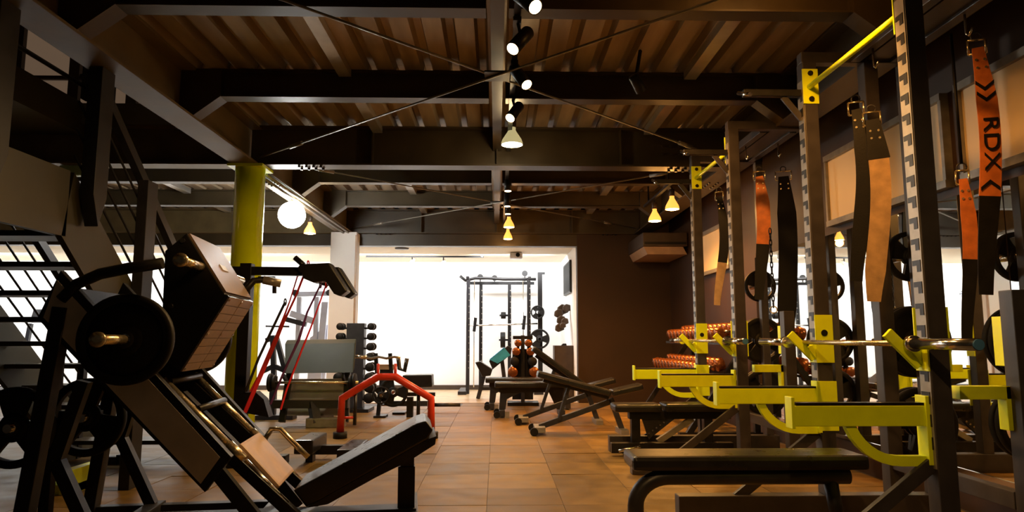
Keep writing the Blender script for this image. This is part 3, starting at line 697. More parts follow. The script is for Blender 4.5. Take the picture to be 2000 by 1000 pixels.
# tread tiles on the foot plate (thing > part > sub-part)
fp.parent = lp
NT = 9
for i in range(NT):
    for j in range(2):
        s0 = FL*(i+.04)/NT; s1 = FL*(i+.96)/NT; y0 = SV+.01+j*(SWD-.02)/2+.004; y1 = SV+.01+(j+1)*(SWD-.02)/2-.004
        P = [B0+g*s0+gn*.02, B0+g*s1+gn*.02, B0+g*s1+gn*.026, B0+g*s0+gn*.026]
        B().prism([Vector((p.x, y0, p.z)) for p in P], (0, y1-y0, 0)).build('tread_tile', 'foot', fp, world=False)
bo = B()
for s in (.04, .5, .96):
    for y in (SV+.03, 0, SV+SWD-.03): p_ = B0+g*FL*s+gn*.026; bo.cyl((p_.x, y, p_.z), Vector((p_.x, y, p_.z))+gn*.006, .008, n=6)
bo.build('bolt_group', 'chrome', fp, world=False)
bo = B()
for px, py in ((357, 470), (362, 508), (334, 598)): p_ = lpp(px, py, SV); bo.cyl(p_, p_+Vector((0, -.012, 0)), .014, n=8)
bo.build('side_bolt_group', 'charcoal', sl, world=False)
# weight pegs
for (px, py) in ((246, 663), (392, 521)):
    a = lpp(px, py, -.56 if px < 300 else SV)
    ln = -.86 if px < 300 else -.62
    pg = B().cyl((a.x, SV, a.z), (a.x, ln, a.z), .024).build('weight_peg', 'brass', **L)
    B().lathe([(0, 0), (.024, 0), (.036, -.006), (.036, -.02), (.014, -.024), (0, -.024)], (a.x, ln, a.z), (0, 1, 0), 20).build('peg_tip', 'brass', pg, world=False)
    B().cyl((a.x, .30, a.z), (a.x, -ln, a.z), .024).build('weight_peg', 'brass', **L)
a = lpp(246, 663, -.56)
def lpw(p_): return XF[lp] @ Vector(p_)
wp = weight_plate(lpw((a.x, -.56, a.z)), 'large rubber plate on the near peg of the leg press', r=.228, holes=False, rz=LA, group='plates on the leg press')
weight_plate(lpw((a.x, .56, a.z)), 'large rubber plate on the far peg of the leg press', r=.228, holes=False, rz=LA, group='plates on the leg press')
# grab handle on the far side
B().tube([(B_.x-.06, .31, B_.z+.03), (B_.x-.0, .36, B_.z+.13), (B_.x+.05, .40, B_.z+.14), (B_.x+.14, .42, B_.z+.12)], .022, 10).build('sled_handle', 'black', **L)
B().cyl((B_.x+.05, .40, B_.z+.14), (B_.x+.16, .42, B_.z+.118), .027).build('handle_grip', 'strip', **L)
# seat
s0, s1 = lpp(470, 865, -.2), lpp(548, 950, -.2); sd_ = (s1-s0).normalized(); sn = Vector((sd_.z, 0, -sd_.x)); sn = sn if sn.z > 0 else -sn
B().prism([s0, s1, s1-sn*.07, s0-sn*.07], (0, .48, 0)).build('seat', 'vinyltan', bevel=.018, **L)
B().prism([s0-sn*.07, s1-sn*.07, s1-sn*.10, s0-sn*.10], (0, .42, 0)).build('seat_base', 'black', **L)
# backrest
B().prism(lps([(572, 958), (812, 828), (832, 822), (846, 840), (836, 858), (598, 992)], -.2), (0, .44, 0)).build('backrest', 'vinyl', bevel=.012, **L)
B().prism(lps([(598, 992), (836, 858), (852, 852), (850, 868), (800, 900), (735, 932), (640, 985)], -.19), (0, .42, 0)).build('backrest_frame', 'charcoal', **L)
a, b = lpp(796, 895, -.1), lpp(793, 985, -.1)
B().bar((a.x, .02, a.z), (b.x, .02, .05), .08, .07, (0, 1, 0)).build('backrest_post', 'charcoal', bevel=.004, **L)
B().bar((a.x-.005, .02, .32), (b.x, .02, .05), .10, .09, (0, 1, 0)).build('post_sleeve', 'black', bevel=.004, **L)
u0 = lpp(150, 985, -.42).x
B().box(u0, b.x+.06, -.05, .09, .0, .085).build('base_beam', 'charcoal', bevel=.005, **L)
for x in (u0+.05, b.x-.02, lpp(470, 990, -.42).x): B().box(x, x+.09, -.46, .46, 0, .07).build('base_cross', 'charcoal', bevel=.005, **L)
for v in (-.43, .37): B().box(u0-.3, lpp(520, 1000, -.42).x, v, v+.07, 0, .06).build('base_side', 'charcoal', bevel=.005, **L)
# side handles by the seat
for v in (.36,):
    h = [lpp(x, y, .36) for x, y in ((515, 862), (530, 838), (548, 838), (570, 862), (602, 893))]
    B().tube([(p_.x, v, p_.z) for p_ in h], .017, 10).build('seat_handle', 'brass', **L)
# plates stored at the rear of the leg press
for (px, py, d, lab, r) in ((170, 815, 4.12, 'spoked rubber plate hanging upright behind the leg press leg', .225), (28, 835, 3.98, 'spoked rubber plate at the lower left edge', .225)):
    p_ = atY(px, py, d); weight_plate(p_, lab, r=r, spin=.5, group='plates stored beside the leg press')
a, b = atY(170, 815, 4.12), atY(28, 835, 3.98)
ps = thing('plate_stand', 'black plate storage stand behind the leg press at the left edge', 'plate stand', (a.x-.25, 4.2, 0))
B().box(a.x-.28, a.x-.22, 4.18, 4.23, .05, 1.0).build('post', 'black', ps); B().box(a.x-.7, a.x-.1, 4.18, 4.23, 0, .05).build('base', 'black', ps)
for q_, nm in ((a, 'arm'), (b, 'arm')): B().box(min(q_.x, a.x-.22)-.03, max(q_.x, a.x-.28)+.03, 4.18, 4.23, q_.z-.03, q_.z+.03).build(nm, 'black', ps)
B().cyl((a.x, 4.06, a.z), (a.x, 4.18, a.z), .024).build('peg', 'chrome', ps); B().cyl((b.x, 3.92, b.z), (b.x, 4.18, b.z), .024).build('peg', 'chrome', ps)
# yellow step block on the floor
yb = thing('floor_block', 'small yellow green steel block on the floor at lower left', 'block', (atZ(95, 965, 0).x, 5.0, 0))
p_ = atZ(50, 968, .0); q_ = atZ(135, 968, .0)
B().box(p_.x, q_.x, p_.y, p_.y+.3, 0.0, .07).build('tray', 'yellow', yb, bevel=.006); B().box(q_.x-.07, q_.x, p_.y-.01, p_.y+.32, .0, .17).build('upright_plate', 'yellow', yb, bevel=.004)
fbar = thing('floor_bar', 'short dark bar lying on the floor behind the leg press', 'bar', atZ(208, 905, 0))
p_, q_ = atZ(176, 906, 0), atZ(240, 903, 0)
B().box(p_.x, q_.x, p_.y, p_.y+.08, 0, .055).build('body', 'dbox', fbar, bevel=.006); B().box(q_.x-.02, q_.x+.01, p_.y-.01, p_.y+.09, 0, .075).build('end_plate', 'black', fbar)
# ================================================================== SHOULDER LEVER MACHINE with bands
D = 6.15
sm = thing('lever_machine', 'black lever machine with padded shoulder arm in front of the yellow column', 'exercise machine', (atY(478, 700, D).x, D, 0))
px0 = atY(478, 640, D).x
B().box(px0-.05, px0+.05, D-.05, D+.05, .06, atY(478, 515, D).z).build('post', 'black', sm, bevel=.004)
B().box(px0-.35, px0+.42, D-.06, D+.06, 0, .07).build('base', 'black', sm, bevel=.004)
B().box(px0-.05, px0+.05, D-.25, D+.5, 0, .07).build('base_cross', 'black', sm, bevel=.004)
B().prism([atY(x, y, D-.06) for x, y in ((440, 800), (470, 768), (498, 765), (515, 780), (525, 815))], (0, .12, 0)).build('pivot_cover', 'black', sm)
a, b = atY(455, 529, D), atY(625, 531, D)
B().bar(a, b, .08, .075).build('lever_arm', 'black', sm, bevel=.005)
for v, sx in ((-.17, 0), (.17, 0)):
    B().prism([atY(x+sx, y, D)+Vector((0, v-.075, 0)) for x, y in ((602, 521), (656, 519), (662, 528), (690, 572), (676, 582), (664, 577), (648, 553), (625, 556), (606, 548))], (0, .15, 0)).build('shoulder_pad', 'vinyl', sm, bevel=.012)
a = atY(605, 530, D); B().cyl(a+Vector((0, -.25, 0)), a+Vector((0, .25, 0)), .035).build('pad_tube', 'black', sm)
a, b = atY(600, 524, D-.2), atY(576, 503, D-.2); B().cyl(a, b, .024).build('grip', 'vinyl', sm); 
a, b = atY(536, 545, D-.12), atY(536, 573, D-.12); B().cyl(a, b, .018).build('hanging_grip', 'vinyl', sm); B().bar(atY(505, 542, D-.12), atY(537, 542, D-.12), .03, .02).build('grip_bracket', 'black', sm)
B().cyl(atY(600, 533, D-.12), atY(600, 533, D+.12), .05).build('hub', 'black', sm)
def band(label, pts, d0, d1, ws, m):
    n = len(pts); P = []
    for i, (x, y) in enumerate(pts): P.append(atY(x, y, d0+(d1-d0)*i/(n-1)))
    o = thing('resistance_band', label, 'band', P[-1], 0, 'bands on the lever machine'); B().ribbon(P, (.5, .86, 0), ws, .006).build('loop', m, o)
    q = P[0]; B().tube(arc(q, .03, 0, 2*PI, (0, 1, 0), (0, 0, 1), 10), .006, 6).build('top_loop', m, o); return o
band('wide red resistance band hanging from the lever arm', [(602, 516), (577, 580), (556, 625), (538, 665), (508, 735), (478, 806)], D-.2, D-.2, [.022, .02, .022, .05, .05, .04], 'bandred')
band('second red band running down beside the wide one', [(583, 533), (566, 588), (541, 655), (510, 728), (470, 800)], D+.12, D+.1, [.012, .012, .03, .03, .03], 'bandred')
band('thin red resistance band hanging from the shoulder pads', [(637, 556), (607, 640), (590, 682), (560, 760), (548, 800)], D+.1, D, [.014, .016, .02, .02, .02], 'bandred')
band('dark purple resistance band hanging from the shoulder pads', [(626, 556), (600, 610), (583, 665), (555, 725), (528, 790)], D-.1, D-.1, [.016, .02, .03, .022, .022], 'bandpurple')
band('black resistance band slanting in front of the column', [(557, 590), (533, 640), (505, 700), (480, 765)], D-.05, D-.1, .026, 'rubber')
# ================================================================== RED FLOOR FRAME
D = 7.6
rf = thing('red_frame', 'red tubular arch frame on black rubber feet', 'frame', (atY(752, 820, D).x, D+.15, 0))
pts = [(664, 858), (668, 778), (738, 736), (772, 736), (842, 778), (842, 858)]
for v, nm in ((0, 'front_arch'),):
    P = [atY(x, y, D)+Vector((0, v, 0)) for x, y in pts]; P[0].z = P[-1].z = .05
    B().tube(P, .042, 14).build(nm, 'red', rf)
    for q in (P[0], P[-1]): B().cyl((q.x, q.y, 0), (q.x, q.y, .07), .075, n=20).build('rubber_foot', 'rubber', rf)
for x in (P[1].x, P[4].x):
    s = 1 if x < -1 else -1
    for z in (.46, .22): B().cyl((x, D, z), (x+s*.14, D+.02, z), .014).build('handle_bracket', 'red', rf)
    B().cyl((x+s*.14, D+.02, .14), (x+s*.14, D+.02, .50), .02).build('grip', 'vinyl', rf)
for x in (P[2].x, P[3].x): B().cyl((x, D, .62), (x, D, .80), .016).build('top_pin', 'red', rf)
# low grey push frame on the floor in front of it
pf = thing('low_frame', 'low dark frame with padded blocks on the floor behind the backrest', 'frame', (atZ(640, 905, 0).x, 6.2, 0))
p_ = atZ(572, 912, 0); q_ = atZ(705, 905, 0)
B().box(p_.x, q_.x, p_.y+.3, p_.y+.38, .05, .13).build('spine', 'charcoal', pf, bevel=.004)
B().box(p_.x, p_.x+.16, p_.y, p_.y+.5, .1, .22).build('pad_block', 'vinyl', pf, bevel=.015); B().box(p_.x+.05, p_.x+.11, p_.y+.2, p_.y+.3, 0, .1).build('leg', 'charcoal', pf)
B().box(q_.x-.18, q_.x-.02, p_.y, p_.y+.6, .03, .14).build('pad_block', 'vinyl', pf, bevel=.015); B().box(q_.x-.13, q_.x-.07, p_.y+.2, p_.y+.3, 0, .1).build('leg', 'charcoal', pf)
# ================================================================== PREACHER BENCH
D = 8.55
pr = thing('preacher_bench', 'preacher curl bench with wide grey pad', 'bench', (atY(622, 800, D).x, D+.2, 0))
a, b, c, d = atY(556, 672, D+.28), atY(694, 670, D+.28), atY(690, 728, D-.02), atY(556, 730, D-.02)
B().prism([a, b, c, d], (0, .075, .055)).build('arm_pad', 'vinylgrey', pr, bevel=.02)
xm = (a.x+b.x)/2
for s in (-1, 1):
    x = xm+s*.36; B().bar((x, D+.3, .75), (x+s*.03, D+.1, .05), .07, .07, (1, 0, 0)).build('upright', 'black', pr)
    B().bar((x, D+.28, .45), (x, D+.0, .62), .05, .03, (1, 0, 0)).build('bar_hook', 'black', pr)
B().box(xm-.50, xm+.42, D+.05, D+.17, .22, .32).build('cross_beam', 'charcoal', pr, bevel=.005)
B().box(xm-.06, xm+.06, D+.1, D+.9, .02, .12).build('base_beam', 'charcoal', pr, bevel=.005); B().box(xm-.06, xm+.4, D-.05, D+.12, .0, .11).build('base_foot', 'strip', pr, bevel=.01)
B().bar((xm-.02, D+.1, .28), (xm+.06, D-.0, .04), .1, .1).build('strut', 'black', pr)
B().box(xm-.42, xm+.38, D+.35, D+.37, .1, .56).build('front_shield', 'paleblue', pr)
bb3 = thing('curl_bar', 'short barbell with small plates resting on the preacher bench', 'barbell', (xm, D-.06, .6), 0)
zc = atY(600, 747, D-.06).z; xa, xb = atY(522, 747, D-.06).x, atY(700, 747, D-.06).x
B().cyl((xa, D-.06, zc), (xb, D-.06, zc), .016, n=12).build('shaft', 'brass', bb3)
for x, s in ((xa+.02, 1), (xb-.03, -1)):
    for k in range(2): B().lathe([(.02, 0), (.10-.02*k, 0), (.11-.02*k, .006), (.11-.02*k, .03), (.10-.02*k, .036), (.02, .036)], (x+s*.045*k, D-.06, zc), (s, 0, 0), 24).build('end_plate', 'rubber', bb3)
# ================================================================== DUMBBELL TOWER
D = 10.4
dt = thing('dumbbell_tower', 'tall dark dumbbell tower in front of the white column', 'dumbbell tower', (atY(695, 790, D).x, D, 0))
xm = atY(695, 700, D).x
B().box(xm-.13, xm+.13, D-.1, D+.1, .05, 1.30).build('column', 'charcoal', dt, bevel=.006); B().box(xm-.25, xm+.25, D-.25, D+.25, 0, .05).build('base', 'black', dt)
for s in (-1, 1):
    for k in range(8): B().box(xm+s*.13, xm+s*.255, D-.044, D+.044, .16+.15*k, .2+.15*k-.0155*(1.15-.05*k)).build('cradle', 'black', dt)
d1 = dumbbell('dumbbell', .066, .08, .12, 'rubber'); first = True
for s in (-1, 1):
    for k in range(8):
        o = d1 if first else copy_tree(d1); first = False
        o.location = (xm+s*.23, D, .2+.15*k); o.rotation_euler = (0, 0, PI/2); sc = 1.15-.05*k; o.scale = (sc, sc, sc)
        o['label'] = 'dark round dumbbell %s from the bottom on the %s of the tower' % ('first second third fourth fifth sixth seventh eighth'.split()[k], 'left' if s < 0 else 'right'); o['group'] = 'dumbbells on the tower'
# ================================================================== SEATED BENCH MACHINE behind the red frame
D = 9.6
bm_ = thing('bench_station', 'black seated press bench with bar rests behind the red frame', 'bench', (atY(790, 790, D).x, D, 0))
def pb(x, y, d=D): return atY(x, y, d)
B().prism([pb(786, 733), pb(843, 732), pb(844, 756), pb(786, 758)], (0, .3, 0)).build('backrest', 'vinyl', bm_, bevel=.015)
B().bar(pb(765, 788), pb(835, 788), .06, .07).build('frame_beam', 'charcoal', bm_); B().bar(pb(785, 770), pb(850, 770), .05, .05).build('seat_beam', 'black', bm_)
B().bar(pb(744, 758), pb(738, 815), .05, .06, (0, 1, 0)).bar(pb(756, 740), pb(744, 760), .05, .06, (0, 1, 0)).build('front_leg', 'black', bm_)
B().box(pb(732, 818).x, pb(755, 818).x, D-.12, D+.12, 0, .03).build('foot', 'black', bm_); B().box(pb(760, 800).x, pb(785, 800).x, D+.3, D+.5, 0, .03).build('foot', 'black', bm_)
B().box(pb(795, 790).x, pb(807, 790).x, D-.05, D+.05, 0, pb(800, 775).z).build('rear_leg', 'black', bm_)
B().prism([pb(742, 715), pb(768, 715), pb(766, 735), pb(748, 770), pb(740, 765)], (0, .08, 0)).build('seat_post', 'charcoal', bm_)
for x in (734, 762): B().bar(pb(x, 690), pb(x+3, 740), .05, .05, (0, 1, 0)).build('bar_rest', 'black', bm_)
B().tube([pb(778, 700), pb(780, 720), pb(790, 725), pb(795, 700)], .03, 8).build('handle', 'vinyl', bm_)
B().box(pb(738, 720).x, pb(770, 720).x, D-.02, D+.12, pb(750, 722).z, pb(750, 712).z).build('seat', 'vinyltan', bm_, bevel=.01)
p_ = pb(770, 765); B().cyl((p_.x, D+.02, p_.z), (p_.x, D-.12, p_.z), .02).build('plate_peg', 'chrome', bm_); weight_plate((p_.x, D-.078, p_.z), 'rubber plate hanging on the press bench behind the red frame', r=.20, group='plates on the press bench')
p_ = pb(748, 770); B().cyl((p_.x, D-.02, p_.z), (p_.x, D-.19, p_.z), .02).build('plate_peg', 'chrome', bm_); weight_plate((p_.x, D-.155, p_.z), 'smaller rubber plate on the front of the press bench', r=.12, group='plates on the press bench')
ez = thing('curl_bar', 'bent steel bar lying across the rests of the press bench', 'barbell', pb(740, 697, D-.05))
B().tube([pb(x, y, D-.06) for x, y in ((690, 696), (715, 698), (725, 700), (740, 697), (755, 700), (770, 697), (782, 699))], .017, 10).build('shaft', 'chrome', ez)
B().cyl(pb(690, 696, D-.06), pb(716, 698, D-.06), .026).build('sleeve', 'chrome', ez)
fb2 = thing('floor_barbell', 'barbell end with dark collar lying on the floor beside the red frame', 'barbell', atZ(860, 800, 0))
p_ = atZ(862, 803, 0); y = p_.y
xa, xb = p_.x-.9, atY(899, 797, y).x
B().cyl((xa, y, .09), (atY(850, 797, y).x, y, .09), .014).build('shaft', 'chrome', fb2); B().cyl((atY(846, 797, y).x, y, .09), (xb, y, .09), .026).build('sleeve', 'charcoal', fb2)
B().cyl((atY(836, 797, y).x, y, .09), (atY(848, 797, y).x, y, .09), .088, n=28).build('collar_plate', 'rubber', fb2)
# ================================================================== BRIGHT ROOM: cable tower rack
D = 13.9
def q(x, y, d=D): return atY(x, y, d)
sr = thing('smith_rack', 'tall black cable rack with plates in the bright room', 'rack', (q(985, 765).x, D, 0))
zt = q(940, 548).z
for px, dd, nm in ((914, -.35, 'post'), (939, .3, 'post'), (995, .3, 'post'), (1033, -.35, 'post')):
    x = q(px, 650, D+dd).x; B().box(x-.035, x+.035, D+dd-.035, D+dd+.035, 0, zt).build(nm, 'black' if px != 914 else 'charcoal', sr, bevel=.003)
    bo = B()
    for k in range(14): bo.cyl((x+.02, D+dd-.035, .5+k*.12), (x+.02, D+dd-.039, .5+k*.12), .012, n=6)
    bo.build('hole_group', 'strip', sr)
x = q(1055, 650, D).x; B().box(x-.045, x+.045, D-.045, D+.045, 0, q(1055, 532).z).build('cable_post', 'black', sr, bevel=.003); B().box(x-.04, x+.10, D-.04, D+.04, q(1055, 536).z, q(1055, 532).z).build('post_cap', 'black', sr)
xa, xb = q(905, 550).x, q(1045, 550).x
B().tube([(xa-.05, D-.35, zt+.06), (xa+.06, D-.35, zt-.03), (xa+.25, D-.35, zt+.02), (xa+.5, D-.35, zt+.02), (xa+.8, D-.35, zt), (xb, D-.35, zt)], .03, 8).build('top_bar', 'black', sr)
B().box(xa+.05, xb, D+.27, D+.33, zt-.06, zt).build('top_rail', 'black', sr)
for px in (914, 1033): x = q(px, 650).x; B().box(x-.03, x+.03, D-.4, D+.35, zt, zt+.05).build('top_rail', 'black', sr)
for px, py in ((938, 541), (966, 543), (1025, 534)):
    p_ = q(px, py, D); B().cyl(p_+Vector((-.0, -.02, 0)), p_+Vector((0, .02, 0)), .06, n=18).build('pulley', 'black', sr); B().box(p_.x-.012, p_.x+.012, D-.015, D+.015, zt-.02, p_.z).build('pulley_bracket', 'black', sr)
B().cyl(q(912, 636), q(1050, 632), .016).build('guide_bar', 'chrome', sr)
for px, py in ((926, 636), (1022, 632)): p_ = q(px, py); B().bar(p_+Vector((0, 0, -.12)), p_+Vector((.03, 0, .16)), .06, .06).build('bar_carriage', 'black', sr); B().cyl((p_.x, D, .1), (p_.x, D, zt), .011, n=8).build('guide_rod', 'chrome', sr)
B().box(xa-.06, xa+.1, D-.6, D+.5, 0, .06).build('base', 'charcoal', sr); B().box(xb-.06, xb+.12, D-.6, D+.5, 0, .06).build('base', 'charcoal', sr)
for px, py, r, k in ((1050, 610, .14, 'small plate on the cable post of the bright room rack'), (1054, 662, .20, 'large plate on the cable post of the bright room rack')):
    p_ = q(px, py, D-.12); weight_plate(p_, k, r=r, group='plates on the bright room rack')
for px, py, r, k in ((985, 616, .07, 'small stacked plate on the inner post of the bright room rack'), (984, 664, .16, 'larger plate edge on the inner post of the bright room rack')):
    p_ = q(px, py, D+.3); B().cyl((q(995, 650, D+.3).x-.03, D+.3, p_.z), (p_.x-.1, D+.3, p_.z), .02).build('plate_peg', 'black', sr); weight_plate((p_.x-.02, p_.y, p_.z), k, r=r, th=.10, rz=PI/2, holes=False, group='plates on the bright room rack')
# dumbbell tree with copper heads
D2 = 11.3
dtr = thing('dumbbell_tree', 'black upright dumbbell tree between the benches and bright room', 'dumbbell rack', (atY(1020, 740, D2).x, D2, 0))
xm = atY(1021, 700, D2).x
B().box(xm-.03, xm+.03, D2-.03, D2+.03, 0, atY(1021, 655, D2).z).build('post', 'charcoal', dtr); B().box(xm-.25, xm+.25, D2-.2, D2+.2, 0, .05).build('base', 'black', dtr)
B().box(xm-.17, xm+.17, D2+.03, D2+.06, .08, .9).build('back_plate', 'black', dtr)
for s in (-1, 1): B().box(xm+s*.03, xm+s*.16, D2-.05, D2+.05, atY(1021, 660, D2).z-.02, atY(1021, 656, D2).z).build('top_cap', 'black', dtr)
for ci, (x0, x1) in enumerate(((1011, 1001), (1031, 1042))):
    for k, y in enumerate((670, 686, 705, 725)):
        p_ = atY(x0+(x1-x0)*k/3, y, D2)
        o = dumbbell('dumbbell', .058+.007*k, .07, .12, 'rubber' if k == 2 else 'copper'); o.location = (p_.x, D2-.18, p_.z); o.rotation_euler = (0, 0, PI/2)
        o['label'] = '%s dumbbell %s from the top on the %s of the tree' % ('black' if k == 2 else 'copper', ('first', 'second', 'third', 'fourth')[k], 'left' if ci == 0 else 'right'); o['group'] = 'dumbbells on the tree'
        B().box(p_.x-.02, p_.x+.02, D2-.225, D2-.135, p_.z-.12, p_.z-.0155).box(p_.x-.02, p_.x+.02, D2-.135, D2+.04, p_.z-.12, p_.z-.095).build('cradle', 'black', dtr)
# bench with a towel
D3 = 12.3
tb_ = thing('incline_bench', 'grey incline bench with a turquoise towel in the bright room', 'bench', (atY(965, 760, D3).x, D3, 0))
def q3(x, y, d=D3): return atY(x, y, d)
B().prism([q3(955, 705), q3(992, 675), q3(1000, 680), q3(998, 692), q3(962, 722)], (0, .3, 0)).build('backrest', 'vinyl', tb_, bevel=.01)
B().prism([q3(928, 708), q3(938, 706), q3(962, 722), q3(958, 734), q3(942, 736)], (0, .3, 0)).build('seat', 'vinyl', tb_, bevel=.01)
def fl0(p): return Vector((p.x, p.y, .0))
B().bar(q3(945, 735)+Vector((0, .15, 0)), fl0(q3(933, 775))+Vector((0, .15, 0)), .07, .07, (0, 1, 0)).build('leg', 'charcoal', tb_); B().bar(q3(980, 700)+Vector((0, .15, 0)), fl0(q3(990, 765))+Vector((0, .15, 0)), .07, .07, (0, 1, 0)).build('leg', 'charcoal', tb_)
B().bar(q3(938, 760)+Vector((0, .15, 0)), q3(992, 760)+Vector((0, .15, 0)), .06, .06).build('base_beam', 'charcoal', tb_)
e0, e1 = q3(957, 703.5), q3(986, 680); tn = (e1-e0).normalized(); un = Vector((-tn.z, 0, tn.x)); un = un if un.z > 0 else -un
tw_ = B().ribbon([e0+un*.009, (e0+e1)/2+un*.009, e1+un*.009], (0, 1, 0), .33, .012); tw_.v = [v+Vector((0, .15, 0)) for v in tw_.v]
for yf in (-.015, .303): tw_.prism([e0+un*.014+Vector((0, yf, 0)), e1+un*.014+Vector((0, yf, 0)), e1-un*.16+Vector((0, yf, 0)), e0+tn*.07-un*.13+Vector((0, yf, 0))], (0, .012, 0))
tw = tw_.build('towel', 'blue'); tag(tw, 'turquoise towel folded over the incline bench in the bright room', 'towel')
# box, screen, hanging gloves on the side wall
p_ = atY(1100, 736, 12.4)
pbx = thing('storage_box', 'dark brown box standing by the white side wall', 'box', (p_.x, 12.5, 0)); xa, xb, z1 = atY(1083, 700, 12.4).x, atY(1121, 700, 12.4).x, atY(1100, 675, 12.4).z
B().box(xa, xb, 12.4, 12.75, 0, z1).build('body', 'dbox', pbx, bevel=.006); B().box(xa+.02, xb-.02, 12.39, 12.4, .04, z1-.04).build('front_panel', 'dbox', pbx)
sp_ = B().prism([atY(1096, 675, 12.5), atY(1100, 671, 12.5), atY(1106, 671, 12.5), atY(1107, 675, 12.5)], (0, .08, 0)).build('remote_handset', 'black'); tag(sp_, 'small black handset on top of the dark brown box', 'handset')
tv = thing('wall_screen', 'black flat screen on the white side wall', 'screen', (1.37, 13.2, 1.6))
B().prism([(1.35, 12.55, 1.92), (1.35, 13.75, 1.92), (1.35, 13.75, 2.52), (1.35, 12.55, 2.52)], (.035, 0, 0)).build('housing', 'black', tv); B().prism([(1.346, 12.58, 1.95), (1.346, 13.72, 1.95), (1.346, 13.72, 2.49), (1.346, 12.58, 2.49)], (.004, 0, 0)).build('display', 'screen', tv)
hb = thing('hanging_bag', 'cluster of dark brown gloves hanging on the white side wall', 'gloves', (1.3, 12.9, 1.2))
for k, (x, y, r) in enumerate(((1100, 605, .09), (1108, 602, .07), (1092, 612, .07), (1097, 625, .07), (1104, 628, .06), (1094, 640, .07), (1100, 636, .05))):
    c = atY(x, y, 12.9-.06*k); r *= 1.3
    b_ = B(); b_.prism([c+Vector((-r, 0, -r*.5)), c+Vector((-r*.3, 0, -r*.9)), c+Vector((r*.9, 0, -r*.4)), c+Vector((r*.7, 0, r*.7)), c+Vector((-r*.2, 0, r*.95)), c+Vector((-r*.9, 0, r*.4))], (0, .1, 0)); b_.build('glove', 'dbox', hb, bevel=.02)
# pale machine on the left of the bright room
D4 = 13.2
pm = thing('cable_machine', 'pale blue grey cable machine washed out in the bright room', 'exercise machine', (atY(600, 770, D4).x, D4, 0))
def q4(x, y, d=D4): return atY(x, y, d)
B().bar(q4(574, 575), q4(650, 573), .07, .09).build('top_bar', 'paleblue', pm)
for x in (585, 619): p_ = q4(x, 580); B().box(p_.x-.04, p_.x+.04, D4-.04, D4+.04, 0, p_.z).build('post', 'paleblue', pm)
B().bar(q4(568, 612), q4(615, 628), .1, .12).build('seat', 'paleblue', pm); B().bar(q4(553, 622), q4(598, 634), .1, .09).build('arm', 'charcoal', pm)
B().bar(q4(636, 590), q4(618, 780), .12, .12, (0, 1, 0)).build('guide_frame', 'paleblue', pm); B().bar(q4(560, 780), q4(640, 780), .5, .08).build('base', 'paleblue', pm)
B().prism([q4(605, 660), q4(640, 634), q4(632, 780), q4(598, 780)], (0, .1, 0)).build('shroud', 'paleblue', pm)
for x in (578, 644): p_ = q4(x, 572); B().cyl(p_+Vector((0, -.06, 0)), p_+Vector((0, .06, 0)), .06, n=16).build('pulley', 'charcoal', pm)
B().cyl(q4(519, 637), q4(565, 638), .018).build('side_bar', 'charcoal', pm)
af = thing('frame_stand', 'dark angled stand left of the preacher bench', 'stand', (atY(535, 740, 9.4).x, 9.4, 0))
for a, b in (((533, 655), (535, 735)), ((540, 660), (556, 720)), ((512, 726), (535, 715)), ((535, 715), (560, 725)), ((520, 665), (535, 660))): B().bar(atY(a[0], a[1], 9.4), atY(b[0], b[1], 9.4), .06, .07, (0, 1, 0)).build('strut', 'charcoal', af)
p_ = atY(535, 735, 9.4); B().box(p_.x-.04, p_.x+.04, 9.36, 9.44, 0, p_.z).build('post', 'charcoal', af); B().box(p_.x-.3, p_.x+.3, 9.3, 9.5, 0, .06).build('base', 'charcoal', af)
# machines beyond the stairs, only glimpsed between the treads
for k, (px, lab) in enumerate(((210, 'dark treadmill seen beyond the stairs nearer the column'), (60, 'dark treadmill seen beyond the stairs at the left edge'))):
    p_ = atZ(px, 775, 0); t = thing('treadmill', lab, 'treadmill', (p_.x, 12.6, 0), 0, 'treadmills beyond the stairs'); L2 = dict(parent=t, world=False)
    B().box(-.4, .4, -.8, .8, .06, .2).build('deck', 'charcoal', bevel=.01, **L2)
    for s in (-.36, .36): B().bar((s, .6, .2), (s, .8, 1.35), .07, .07, (0, 1, 0)).build('post', 'charcoal', **L2); B().bar((s, .7, .95), (s, .1, .95), .05, .05).build('handrail', 'black', **L2)
    B().bar((0, .78, 1.38), (0, .86, 1.62), .7, .06, (0, 1, 0)).build('console', 'black', **L2); B().box(-.3, .3, -.78, .6, .2, .21).build('belt', 'rubber', **L2)
    for s in (-.3, .3): B().box(s-.05, s+.05, -.7, .7, 0, .06).build('foot', 'black', **L2)
# wall air conditioner on the right
ac = thing('air_conditioner', 'long air conditioner lit warm under the ceiling at the far right', 'air conditioner', (2.55, 10.9, 2.45))
B().prism([(2.3, 10.55, 2.50), (2.3, 11.7, 2.50), (2.36, 11.7, 2.38), (2.36, 10.55, 2.38)], (.62, 0, 0)).build('bottom_tray', 'vinyltan', ac); B().box(2.28, 2.98, 10.5, 11.7, 2.50, 2.72).build('casing', 'dbox', ac, bevel=.015); B().box(2.3, 2.96, 10.49, 10.5, 2.53, 2.57).build('louvre', 'black', ac)  # tan of the tray paints in the warm light along the underside
